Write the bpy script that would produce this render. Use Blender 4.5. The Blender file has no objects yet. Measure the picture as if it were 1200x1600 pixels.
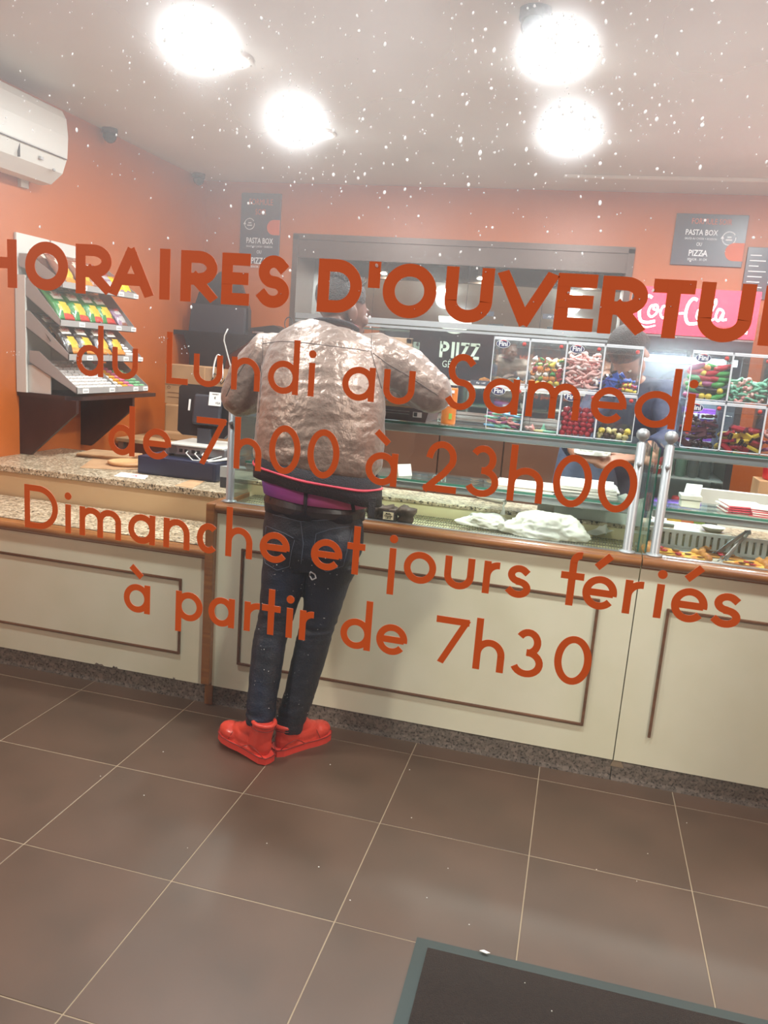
import bpy, bmesh, math, random
from mathutils import Vector, Matrix, Euler, noise
from mathutils.bvhtree import BVHTree
random.seed(7)
PI = math.pi
sc = bpy.context.scene
C = sc.collection

# ------------------------------------------------------------ camera
CAMP = Vector((1.99588, -2.85790, 1.54887))
FPX, YAW, PITCH, ROLL = 1232.05, -0.234946, -0.196447, 0.0766882
def cam_axes():
    cy, sy, cp, sp = math.cos(YAW), math.sin(YAW), math.cos(PITCH), math.sin(PITCH)
    cr, sr = math.cos(ROLL), math.sin(ROLL)
    F = Vector((sy*cp, cy*cp, sp)); R = Vector((cy, -sy, 0)); U = R.cross(F)
    return F, cr*R + sr*U, -sr*R + cr*U
CF, CR, CU = cam_axes()
cd = bpy.data.cameras.new('camera'); cam = bpy.data.objects.new('camera', cd); C.objects.link(cam)
cam.matrix_world = Matrix(((CR.x, CU.x, -CF.x, CAMP.x), (CR.y, CU.y, -CF.y, CAMP.y), (CR.z, CU.z, -CF.z, CAMP.z), (0, 0, 0, 1)))
cd.sensor_fit = 'HORIZONTAL'; cd.sensor_width = 36; cd.lens = FPX/1200*36; cd.clip_start = 0.05
sc.camera = cam
def at(px, py, X=None, Y=None, Z=None):
    """where the line of sight of a photo pixel meets a plane of the room"""
    d = CF + (px-600)/FPX*CR - (py-800)/FPX*CU
    k, v = (0, X) if X is not None else (1, Y) if Y is not None else (2, Z)
    return CAMP + d*((v-CAMP[k])/d[k])

# ------------------------------------------------------------ world, exposure, light
w = bpy.data.worlds.new('night'); sc.world = w; w.use_nodes = True
w.node_tree.nodes['Background'].inputs[0].default_value = (0.10, 0.13, 0.2, 1)
w.node_tree.nodes['Background'].inputs[1].default_value = 0.25
sc.view_settings.view_transform = 'Standard'; sc.view_settings.look = 'None'
sc.view_settings.gamma = 1; sc.view_settings.use_curve_mapping = False
sc.view_settings.exposure = 0.0
XW, YB, ZC = -1.02, 3.04, 2.755          # left wall, back wall, ceiling
XR, YG = 3.9, -1.75                      # right wall, shop window
LAMPS = [(0.315, 0.555), (0.334, 1.68), (1.737, 0.66), (1.76, 1.775), (0.3, -0.65), (1.735, -0.65), (3.1, 0.7), (3.1, 1.8), (3.1, -0.65)]
LAMP_W = 28
def area(name, loc, power, size, col=(.93, .98, 1), rot=(0, 0, 0), shape='DISK', sy=None):
    l = bpy.data.lights.new(name, 'AREA'); l.energy = power; l.shape = shape; l.size = size; l.color = col
    if sy: l.size_y = sy
    o = bpy.data.objects.new(name, l); C.objects.link(o); o.location = loc; o.rotation_euler = rot
    return o
for x, y in LAMPS:
    area('ceiling_lamp_light', (x, y, ZC-0.022), LAMP_W, 0.19)
    pl_ = bpy.data.lights.new('ceiling_lamp_glow', 'POINT'); pl_.energy = 2.1; pl_.shadow_soft_size = .10; pl_.color = (.93, .98, 1)
    po_ = bpy.data.objects.new('ceiling_lamp_glow', pl_); C.objects.link(po_); po_.location = (x, y, ZC-.11)
# added lamps outside the shop window, behind the camera, to light the lettering
area('outdoor_fill_light', (7.5, -7.0, 5.2), 380, 1.0, (1, .9, .8), (math.radians(65), 0, math.radians(46)))
area('outdoor_fill_light', (-5.5, -6.5, 5.2), 380, 1.0, (1, .9, .8), (math.radians(65), 0, math.radians(-48)))

# ------------------------------------------------------------ mesh helpers
def T(x=0, y=0, z=0): return Matrix.Translation((x, y, z))
def RX(a): return Matrix.Rotation(a, 4, 'X')
def RY(a): return Matrix.Rotation(a, 4, 'Y')
def RZ(a): return Matrix.Rotation(a, 4, 'Z')
class MB:
    def __init__(s): s.v = []; s.f = []; s.m = []; s.sm = []
    def add(s, vs, fs, mi=0, smooth=False, M=None):
        n = len(s.v)
        for v in vs:
            v = Vector(v)
            s.v.append(M @ v if M is not None else v)
        for f in fs: s.f.append([i+n for i in f]); s.m.append(mi); s.sm.append(smooth)
        return s
    def box(s, a, b, mi=0, M=None, bev=0):
        x0, y0, z0 = [min(p, q) for p, q in zip(a, b)]; x1, y1, z1 = [max(p, q) for p, q in zip(a, b)]
        if bev <= 0:
            vs = [(x0,y0,z0),(x1,y0,z0),(x1,y1,z0),(x0,y1,z0),(x0,y0,z1),(x1,y0,z1),(x1,y1,z1),(x0,y1,z1)]
            return s.add(vs, [(0,3,2,1),(4,5,6,7),(0,1,5,4),(1,2,6,5),(2,3,7,6),(3,0,4,7)], mi, False, M)
        bm = bmesh.new(); bmesh.ops.create_cube(bm, size=1)
        for v in bm.verts: v.co = Vector(((x0+x1)/2+v.co.x*(x1-x0), (y0+y1)/2+v.co.y*(y1-y0), (z0+z1)/2+v.co.z*(z1-z0)))
        bmesh.ops.bevel(bm, geom=bm.edges[:], offset=bev, segments=2, affect='EDGES', profile=.5)
        vs = [v.co.copy() for v in bm.verts]; fs = [[v.index for v in f.verts] for f in bm.faces]; bm.free()
        return s.add(vs, fs, mi, False, M)
    def prism(s, pts, h, mi=0, M=None, z0=0.0):
        """2D outline (counter clockwise) extruded along local z"""
        n = len(pts); vs = [(p[0], p[1], z0) for p in pts]+[(p[0], p[1], z0+h) for p in pts]
        fs = [list(range(n))[::-1], list(range(n, 2*n))]+[(i, (i+1) % n, (i+1) % n+n, i+n) for i in range(n)]
        return s.add(vs, fs, mi, False, M)
    def lathe(s, prof, n=20, mi=0, M=None, smooth=True):
        """profile [(r,z)] turned about z"""
        vs = []; fs = []
        for r, z in prof:
            for k in range(n): a = 2*PI*k/n; vs.append((r*math.cos(a), r*math.sin(a), z))
        for i in range(len(prof)-1):
            for k in range(n): fs.append((i*n+k, i*n+(k+1) % n, (i+1)*n+(k+1) % n, (i+1)*n+k))
        if prof[0][0] > 1e-6: fs.append(list(range(n))[::-1])
        if prof[-1][0] > 1e-6: fs.append([(len(prof)-1)*n+k for k in range(n)])
        return s.add(vs, fs, mi, smooth, M)
    def tube(s, pts, r, n=8, mi=0, M=None, flat=1.0, up=None):
        """round tube along points; r is one radius or one per point; flat squashes the cross section"""
        pts = [Vector(p) for p in pts]; rr = r if isinstance(r, (list, tuple)) else [r]*len(pts)
        vs = []; fs = []; N = None
        for i, p in enumerate(pts):
            t = (pts[min(i+1, len(pts)-1)]-pts[max(i-1, 0)]).normalized()
            if N is None:
                a = Vector(up) if up else (Vector((0, 0, 1)) if abs(t.z) < .9 else Vector((1, 0, 0)))
                N = (a-t*a.dot(t)).normalized()
            else: N = (N-t*N.dot(t)).normalized()
            B = t.cross(N)
            for k in range(n):
                an = 2*PI*k/n; vs.append(p+rr[i]*(math.cos(an)*N*flat+math.sin(an)*B))
        for i in range(len(pts)-1):
            for k in range(n): fs.append((i*n+k, i*n+(k+1) % n, (i+1)*n+(k+1) % n, (i+1)*n+k))
        fs.append(list(range(n))[::-1]); fs.append([(len(pts)-1)*n+k for k in range(n)])
        return s.add(vs, fs, mi, True, M)
    def ell(s, c, r, mi=0, M=None, n=12, m=8, rot=None):
        vs = []; fs = []; c = Vector(c)
        for j in range(m+1):
            th = PI*j/m
            for k in range(n):
                ph = 2*PI*k/n; v = Vector((r[0]*math.sin(th)*math.cos(ph), r[1]*math.sin(th)*math.sin(ph), r[2]*math.cos(th)))
                if rot is not None: v = rot @ v
                vs.append(c+v)
        for j in range(m):
            for k in range(n): fs.append((j*n+k, (j+1)*n+k, (j+1)*n+(k+1) % n, j*n+(k+1) % n))
        return s.add(vs, fs, mi, True, M)
    def mesh(s, name, mats):
        me = bpy.data.meshes.new(name); me.from_pydata([tuple(v) for v in s.v], [], s.f)
        for m in (mats if isinstance(mats, (list, tuple)) else [mats]): me.materials.append(m)
        me.polygons.foreach_set('material_index', s.m); me.polygons.foreach_set('use_smooth', s.sm)
        bm = bmesh.new(); bm.from_mesh(me); bmesh.ops.remove_doubles(bm, verts=bm.verts, dist=1e-5)
        bmesh.ops.recalc_face_normals(bm, faces=bm.faces); bm.to_mesh(me); bm.free()
        return me
    def build(s, name, mats, parent=None):
        return link(name, s.mesh(name, mats), parent)
def link(name, me, parent=None):
    o = bpy.data.objects.new(name, me); C.objects.link(o)
    if parent is not None:
        o.parent = parent
        if parent.get('_w'): pass
    return o
def tag(o, label=None, cat=None, group=None, kind=None):
    if label: o['label'] = label
    if cat: o['category'] = cat
    if group: o['group'] = group
    if kind: o['kind'] = kind
    return o
def thing(name, label, cat, loc=(0, 0, 0), rz=0, group=None, rot=None):
    o = bpy.data.objects.new(name, None); C.objects.link(o); o.location = loc
    o.rotation_euler = rot if rot else (0, 0, rz); o.empty_display_size = .05
    return tag(o, label, cat, group)
def dup(o, loc=None, rot=None, label=None, group=None, parent=None, scale=None):
    c = o.copy(); C.objects.link(c)
    if parent is not None: c.parent = parent
    if loc is not None: c.location = loc
    if rot is not None: c.rotation_euler = rot
    if scale is not None: c.scale = (scale, scale, scale) if not hasattr(scale, '__len__') else scale
    if label: c['label'] = label
    if group: c['group'] = group
    for ch in list(o.children): dup(ch, parent=c)
    return c
def struct(o): o['kind'] = 'structure'; return o

# ------------------------------------------------------------ materials
def lin(c):
    return tuple((x/12.92 if x <= .04045 else ((x+.055)/1.055)**2.4) for x in c)
def hx(h): return lin((int(h[0:2], 16)/255, int(h[2:4], 16)/255, int(h[4:6], 16)/255))
def mat(name, col, rough=.5, metal=0, col2=None, scale=8, bump=0, bscale=60, mixpow=(.35, .65), spec=.5, emit=None, estr=0, trans=0, stretch=None, alpha=None, sheen=0, coat=0, detail=4):
    m = bpy.data.materials.new(name); m.use_nodes = True; nt = m.node_tree; b = nt.nodes['Principled BSDF']
    c = hx(col) if isinstance(col, str) else col
    b.inputs['Base Color'].default_value = (*c, 1); b.inputs['Roughness'].default_value = rough
    b.inputs['Metallic'].default_value = metal; b.inputs['Specular IOR Level'].default_value = spec
    b.inputs['Transmission Weight'].default_value = trans; b.inputs['Sheen Weight'].default_value = sheen; b.inputs['Coat Weight'].default_value = coat
    if alpha is not None: b.inputs['Alpha'].default_value = alpha
    if emit is not None:
        b.inputs['Emission Color'].default_value = (*(hx(emit) if isinstance(emit, str) else emit), 1); b.inputs['Emission Strength'].default_value = estr
    def coords(s):
        tc = nt.nodes.new('ShaderNodeTexCoord'); mp = nt.nodes.new('ShaderNodeMapping'); nt.links.new(tc.outputs['Object'], mp.inputs[0])
        if stretch: mp.inputs['Scale'].default_value = stretch
        n = nt.nodes.new('ShaderNodeTexNoise'); n.inputs['Scale'].default_value = s; n.inputs['Detail'].default_value = detail
        nt.links.new(mp.outputs[0], n.inputs['Vector']); return n
    if col2 is not None:
        n = coords(scale); r = nt.nodes.new('ShaderNodeValToRGB'); c2 = hx(col2) if isinstance(col2, str) else col2
        r.color_ramp.elements[0].position = mixpow[0]; r.color_ramp.elements[1].position = mixpow[1]
        r.color_ramp.elements[0].color = (*c, 1); r.color_ramp.elements[1].color = (*c2, 1)
        nt.links.new(n.outputs['Fac'], r.inputs[0]); nt.links.new(r.outputs[0], b.inputs['Base Color'])
    if bump:
        n = coords(bscale); bp = nt.nodes.new('ShaderNodeBump'); bp.inputs['Strength'].default_value = bump; bp.inputs['Distance'].default_value = .01
        nt.links.new(n.outputs['Fac'], bp.inputs['Height']); nt.links.new(bp.outputs[0], b.inputs['Normal'])
    return m
def granite(name, base, dark, light, scale=160, rough=.3):
    m = bpy.data.materials.new(name); m.use_nodes = True; nt = m.node_tree; b = nt.nodes['Principled BSDF']; b.inputs['Roughness'].default_value = rough
    tc = nt.nodes.new('ShaderNodeTexCoord')
    n1 = nt.nodes.new('ShaderNodeTexNoise'); n1.inputs['Scale'].default_value = scale; n1.inputs['Detail'].default_value = 2
    n2 = nt.nodes.new('ShaderNodeTexVoronoi'); n2.inputs['Scale'].default_value = scale*.8
    for n in (n1, n2): nt.links.new(tc.outputs['Object'], n.inputs['Vector'])
    r1 = nt.nodes.new('ShaderNodeValToRGB'); r1.color_ramp.elements[0].position = .40; r1.color_ramp.elements[1].position = .47
    r1.color_ramp.elements[0].color = (*hx(dark), 1); r1.color_ramp.elements[1].color = (*hx(base), 1)
    r2 = nt.nodes.new('ShaderNodeValToRGB'); r2.color_ramp.elements[0].position = .15; r2.color_ramp.elements[1].position = .4
    r2.color_ramp.elements[0].color = (0, 0, 0, 1); r2.color_ramp.elements[1].color = (1, 1, 1, 1)
    sep = nt.nodes.new('ShaderNodeSeparateColor'); nt.links.new(n2.outputs['Color'], sep.inputs[0]); nt.links.new(sep.outputs[0], r2.inputs[0])
    mx = nt.nodes.new('ShaderNodeMix'); mx.data_type = 'RGBA'; nt.links.new(r2.outputs[0], mx.inputs[0])
    mx.inputs[6].default_value = (*hx(light), 1); nt.links.new(n1.outputs['Fac'], r1.inputs[0]); nt.links.new(r1.outputs[0], mx.inputs[7])
    nt.links.new(mx.outputs[2], b.inputs['Base Color'])
    return m
def glass(name, tint=(.96, .99, .98), rough=0.0, refl=.06, film=0.0):
    """thin sheet glass: see-through, with mirror reflections that grow at grazing angles"""
    m = bpy.data.materials.new(name); m.use_nodes = True; nt = m.node_tree; nt.nodes.remove(nt.nodes['Principled BSDF']); out = nt.nodes['Material Output']
    t = nt.nodes.new('ShaderNodeBsdfTransparent'); t.inputs[0].default_value = (*tint, 1)
    g = nt.nodes.new('ShaderNodeBsdfGlossy'); g.inputs['Roughness'].default_value = rough; g.inputs[0].default_value = (.95, 1, .98, 1)
    lw = nt.nodes.new('ShaderNodeLayerWeight'); lw.inputs[0].default_value = .12
    mm = nt.nodes.new('ShaderNodeMath'); mm.operation = 'MULTIPLY_ADD'; nt.links.new(lw.outputs['Fresnel'], mm.inputs[0]); mm.inputs[1].default_value = .8; mm.inputs[2].default_value = refl*.4
    ms = nt.nodes.new('ShaderNodeMixShader'); nt.links.new(mm.outputs[0], ms.inputs[0]); nt.links.new(t.outputs[0], ms.inputs[1]); nt.links.new(g.outputs[0], ms.inputs[2])
    last = ms
    if film:
        d = nt.nodes.new('ShaderNodeBsdfDiffuse'); d.inputs[0].default_value = (.8, .85, .85, 1); m2 = nt.nodes.new('ShaderNodeMixShader'); m2.inputs[0].default_value = film
        nt.links.new(ms.outputs[0], m2.inputs[1]); nt.links.new(d.outputs[0], m2.inputs[2]); last = m2
    nt.links.new(last.outputs[0], out.inputs[0]); return m
def tl(name, col, k=.5, rough=.5):
    """thin sheet that lets light through: vinyl, thin plastic bag"""
    m = bpy.data.materials.new(name); m.use_nodes = True; nt = m.node_tree; nt.nodes.remove(nt.nodes['Principled BSDF']); out = nt.nodes['Material Output']
    c = hx(col) if isinstance(col, str) else col
    a = nt.nodes.new('ShaderNodeBsdfDiffuse'); b = nt.nodes.new('ShaderNodeBsdfTranslucent')
    a.inputs[0].default_value = (*c, 1); b.inputs[0].default_value = (*c, 1)
    ms = nt.nodes.new('ShaderNodeMixShader'); ms.inputs[0].default_value = k
    nt.links.new(a.outputs[0], ms.inputs[1]); nt.links.new(b.outputs[0], ms.inputs[2]); nt.links.new(ms.outputs[0], out.inputs[0]); return m

M = dict(
    wall=mat('orange_paint', (.47, .112, .015), .42, col2=(.445, .105, .014), scale=3, bump=.05, bscale=90),
    ceil=mat('ceiling_paint', 'cbc7bf', .75, col2='c4c0b8', scale=2),
    tile=mat('brown_floor_tile', '564133', .44, col2='49382b', scale=3.2, bump=.05, bscale=22),
    grout=mat('floor_grout', '94836b', .8),
    cream=mat('cream_laminate', 'dddcc2', .42, col2='d6d5b8', scale=4),
    wood=mat('varnished_wood', '95602c', .33, col2='7c4a22', scale=5, stretch=(1, 12, 12), coat=.3),
    woodd=mat('dark_wood_moulding', '6b4226', .4, col2='55321c', scale=8, stretch=(1, 6, 6)),
    beige=mat('beige_laminate', 'c9ab80', .5, col2='c2a277', scale=3),
    cream2=mat('pale_yellow_laminate', 'd9d0a6', .5),
    gran=granite('granite_light', 'a8977b', '2a241e', 'd2c3a8', 115, .3),
    granp=granite('granite_plinth', '6d645c', '2c2723', '857a70', 110, .55),
    wenge=mat('dark_brown_board', '3a2320', .38, col2='2f1b18', scale=6, stretch=(4, 4, 1)),
    alu=mat('brushed_aluminium', 'c3c6c8', .3, .85),
    alum=mat('satin_aluminium', 'a6abac', .42, .5),
    chrome=mat('chrome', 'e2e2e2', .12, 1),
    glass=glass('clear_glass'), gedge=mat('green_glass_edge', '3f7d6b', .2, emit=None, trans=.2),
    gshelf=glass('glass_shelf', (.93, .98, .96), 0, .08, .02),
    acrylic=glass('clear_acrylic', (.985, .99, .99), .02, .05, .012),
    acrye=mat('acrylic_edge', 'e4e9ec', .25),
    mirror=mat('mirror', 'd8e0dc', .03, 1),
    white=mat('white_plastic', 'd3d1c8', .4), offw=mat('offwhite_plastic', 'd8d6c8', .4),
    paper=mat('white_paper', 'eceae4', .7), kraft=mat('kraft_paper', 'b8926a', .75, col2='ab8460', scale=10), card=mat('cardboard', 'b48c63', .75, col2='a57d56', scale=7),
    black=mat('black_plastic', '1b1a1c', .42), blackg=mat('dark_grey_plastic', '34343a', .45), navy=mat('navy_metal', '22263c', .4),
    steel=mat('grey_steel', '8f9194', .35, .7), slate=mat('slate_print', '474c56', .32), red=mat('red_plastic', 'c52029', .35),
    brownp=mat('brown_panel', '64402e', .42, col2='573525', scale=4), bframe=mat('bronze_frame', '5c4c44', .38, .35),
    letter=mat('orange_vinyl', (.72, .11, .02), .5), wvinyl=mat('white_print', 'e8ecec', .5), ovinyl=mat('orange_print', 'd2643f', .5),
    grey=mat('grey_plastic', 'a8aaa8', .45),
)
def lampmat(name, col, s):
    m = bpy.data.materials.new(name); m.use_nodes = True; nt = m.node_tree; nt.nodes.remove(nt.nodes['Principled BSDF'])
    e = nt.nodes.new('ShaderNodeEmission'); e.inputs[0].default_value = (*col, 1); e.inputs[1].default_value = s
    nt.links.new(e.outputs[0], nt.nodes['Material Output'].inputs[0]); return m
M['lamp'] = lampmat('lamp_glow', (1, .98, .95), 20)
M['spot'] = lampmat('spot_glow', (1, .93, .82), 10)
M['tubelit'] = lampmat('fridge_tube_glow', (.8, .9, 1), 6)

# ------------------------------------------------------------ lettering
def arc(cx, cy, rx, ry, a0, a1, n=20): return [(cx+rx*math.cos(math.radians(a0+(a1-a0)*i/n)), cy+ry*math.sin(math.radians(a0+(a1-a0)*i/n))) for i in range(n+1)]
def ribbon(mb, pts, w, ext, place, th):
    """flat stroke of width w along 2D points; place maps (x,y,depth) to 3D"""
    P = [Vector(p) for p in pts]; closed = (P[0]-P[-1]).length < 1e-6
    if closed: P = P[:-1]
    n = len(P)
    if ext and not closed:
        e0, e1 = ext if isinstance(ext, tuple) else (1, 1)
        P[0] = P[0]-(P[1]-P[0]).normalized()*w/2*e0; P[-1] = P[-1]+(P[-1]-P[-2]).normalized()*w/2*e1
    L = []; Rr = []
    for i, p in enumerate(P):
        if closed: a = (p-P[i-1]).normalized(); b = (P[(i+1) % n]-p).normalized()
        else: a = (p-P[max(i-1, 0)]); b = (P[min(i+1, n-1)]-p); a = a.normalized() if a.length > 0 else b.normalized(); b = b.normalized() if b.length > 0 else a
        t = (a+b).normalized(); nn = Vector((-t.y, t.x)); k = w/2/max(.35, nn.dot(Vector((-a.y, a.x))))
        L.append(p+nn*k); Rr.append(p-nn*k)
    vs = []; fs = []
    for d in (0, th):
        vs += [place(q.x, q.y, d) for q in L]+[place(q.x, q.y, d) for q in Rr]
    m = n if closed else n-1; N = 2*n
    for i in range(m):
        j = (i+1) % n
        fs += [(i, j, n+j, n+i), (N+i, N+n+i, N+n+j, N+j), (i, N+i, N+j, j), (n+i, n+j, N+n+j, N+n+i)]
    if not closed: fs += [(0, n, N+n, N), (n-1, N+n-1, N+2*n-1, 2*n-1)]
    mb.add(vs, fs)
# strokes in units: x 0..1 across the glyph, y 0..1 = x-height (lower case) or cap height (capitals, figures)
def glyph(c, A):
    E = True
    O = (arc(.5, .5, .5, .5, 90, 450, 40), False)
    G = {
     'H': [([(0,0),(0,1)],E),([(1,0),(1,1)],E),([(0,.52),(1,.52)],False)], 'O': [O], '0': [O], 'o': [O],
     'R': [([(0,0),(0,1)],E),([(0,1)]+arc(.5,.72,.5,.28,90,-90,14)+[(0,.44)],False),([(.38,.44),(.97,0)],E)],
     'A': [([(0,0),(.5,1)],(1,.62)),([(1,0),(.5,1)],(1,.62)),([(.17,.3),(.83,.3)],False)], 'I': [([(.5,0),(.5,1)],E)],
     'E': [([(0,0),(0,1)],E),([(0,1),(1,1)],E),([(0,.52),(.92,.52)],E),([(0,0),(1,0)],E)],
     'S': [(arc(.5,.745,.44,.255,38,270,20)+arc(.5,.245,.5,.245,90,-150,20)[1:],E)],
     'D': [([(0,0),(0,1)],E),([(0,1),(.35,1)]+arc(.4,.5,.6,.5,90,-90,20)+[(.35,0),(0,0)],False)],
     "'": [([(.5,.67),(.5,1)],E)],
     'U': [([(0,1),(0,.36)]+arc(.5,.36,.5,.36,180,360,20)+[(1,.36),(1,1)],E)],
     'V': [([(0,1),(.5,0)],(1,.62)),([(1,1),(.5,0)],(1,.62))], 'T': [([(0,1),(1,1)],E),([(.5,1),(.5,0)],E)],
     'L': [([(0,0),(0,1)],E),([(0,0),(1,0)],E)],
     'd': [O,([(1,0),(1,A)],E)], 'a': [O,([(1,0),(1,1)],E)],
     'à': [O,([(1,0),(1,1)],E),([(.32,A+.02),(.62,A-.24)],E)], 'p': [O,([(0,-.52),(0,1)],E)],
     'u': [([(0,1),(0,.42)]+arc(.5,.42,.5,.42,180,360,18)+[(1,.42),(1,1)],E)],
     'n': [([(0,0),(0,1)],E),([(0,.5)]+arc(.5,.5,.5,.5,180,0,18)+[(1,.5),(1,0)],E)],
     'h': [([(0,0),(0,A)],E),([(0,.5)]+arc(.5,.5,.5,.5,180,0,18)+[(1,.5),(1,0)],E)],
     'm': [([(0,0),(0,1)],E),([(0,.6)]+arc(.25,.6,.25,.4,180,0,14)+[(.5,.6),(.5,0)],E),([(.5,.6)]+arc(.75,.6,.25,.4,180,0,14)+[(1,.6),(1,0)],E)],
     'i': [([(.5,0),(.5,1)],E)], 'j': [([(.5,-.6),(.5,1)],E)],
     'e': [([(0.02,.5),(1,.5)],False),(arc(.5,.5,.5,.5,-9,322,34),False)],
     'c': [(arc(.5,.5,.5,.5,48,312,30),False)],
     'r': [([(0,0),(0,1)],E),([(0,.55)]+arc(.75,.55,.75,.45,180,85,10),False)],
     't': [([(.5,0),(.5,A-.12)],E),([(0,1),(1,1)],E)],
     'f': [([(.45,0),(.45,A-.3)]+arc(.85,A-.3,.4,.3,180,80,8),False),([(.45,0),(.45,.3)],E),([(0,1),(.95,1)],E)],
     's': [(arc(.5,.76,.42,.24,40,265,16)+arc(.5,.25,.5,.25,92,-145,16),E)],
     '2': [(arc(.48,.7,.44,.3,170,-25,16)+[(.62,.36),(0,0)],E),([(0,0),(1,0)],E)],
     '3': [(arc(.46,.755,.38,.245,150,-90,16),False),(arc(.48,.26,.52,.26,95,-158,18),False)],
     '7': [([(0,1),(1,1)],E),([(1,1),(.2,0)],E)],
    }
    if c == 'é': return G['e']+[([(.38,A-.26),(.66,A+.02)],E)]
    return G[c]
def letter_mesh(c, x0, x1, z0, y, wd, xh, cap, asc):
    """one vinyl letter standing in the plane of the window"""
    H = cap if (c.isupper() or c in "'0237") else xh
    A = (asc-wd)/(xh-wd); mb = MB()
    if c in "iIj'": xm = (x0+x1)/2; fx = lambda u: xm
    else: fx = lambda u: x0+wd/2+u*(x1-x0-wd)
    pl = lambda x, z, d: (x, y+d, z)
    for k, (pts, e) in enumerate(glyph(c, A)):
        ribbon(mb, [(fx(u), z0+wd/2+v*(H-wd)) for u, v in pts], wd, e, lambda x, z, d: (x, y+d-k*.00012, min(max(z, z0), z0+H) if c in 'AVRE7' else z), .0005)
    if c in 'ij':
        r = wd*.62; mb.prism([(r*math.cos(a*PI/10), r*math.sin(a*PI/10)) for a in range(20)], .0005, M=T(fx(.5), y, z0+xh+wd*1.35) @ RX(-PI/2))
    return mb
def text(name, s, M4, size, material, parent=None, sx=1.0, align='CENTER', th=.0004, bold=0.0):
    """printed lettering: flat text, local x to the right, local y up"""
    cu = bpy.data.curves.new(name, 'FONT'); cu.body = s; cu.size = size; cu.align_x = align; cu.extrude = th; cu.offset = bold; cu.resolution_u = 2
    o = bpy.data.objects.new(name, cu); C.objects.link(o); dg = bpy.context.evaluated_depsgraph_get()
    me = bpy.data.meshes.new_from_object(o.evaluated_get(dg)); bpy.data.objects.remove(o); bpy.data.curves.remove(cu)
    me.transform(M4 @ Matrix.Diagonal((sx, 1, 1, 1))); me.materials.clear(); me.materials.append(material)
    return link(name, me, parent)
FACE = RX(PI/2)           # a print that faces the window (towards -Y)
# ============================================================ THE SETTING
f = struct(MB().box((XW, YG-.1, -.06), (XR, YB, -.0012)).build('floor', M['grout']))
tile_me = {}
g = .0017
for i in range(-3, 8):
    for j in range(-4, 7):
        x0, x1 = max(i*.5, XW), min(i*.5+.5, XR); y0, y1 = max(j*.5, YG), min(j*.5+.5, YB)
        if x1-x0 < .02 or y1-y0 < .02: continue
        key = (round(x1-x0, 3), round(y1-y0, 3))
        if key not in tile_me:
            tile_me[key] = MB().box((g, g, -.0065), (x1-x0-g, y1-y0-g, 0), bev=.0012).mesh('tile', M['tile'])
        t = link('tile', tile_me[key], f); t.location = (x0, y0, random.uniform(-.0004, .0003))
        t.rotation_euler = (random.uniform(-.0006, .0006), random.uniform(-.0006, .0006), 0)
struct(MB().box((XW-.1, YG-.1, -.06), (XW, YB+.6, ZC)).build('wall_left', M['wall']))
struct(MB().box((XR, YG-.1, -.06), (XR+.1, YB+.6, ZC)).build('wall_right', M['wall']))
struct(MB().box((XW-.1, YG-.1, ZC), (XR+.1, YB+.6, ZC+.08)).build('ceiling', M['ceil']))
# back wall with the opening of the lit display niche
AX0, AX1, AZ0, AZ1, AD = -.27, 2.20, 1.10, 2.385, .42
b = MB()
b.box((XW, YB, 0), (AX0, YB+.08, ZC)); b.box((AX1, YB, 0), (XR, YB+.08, ZC)); b.box((AX0, YB, 0), (AX1, YB+.08, AZ0)); b.box((AX0, YB, AZ1), (AX1, YB+.08, ZC))
struct(b.build('wall_back', M['wall']))
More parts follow.
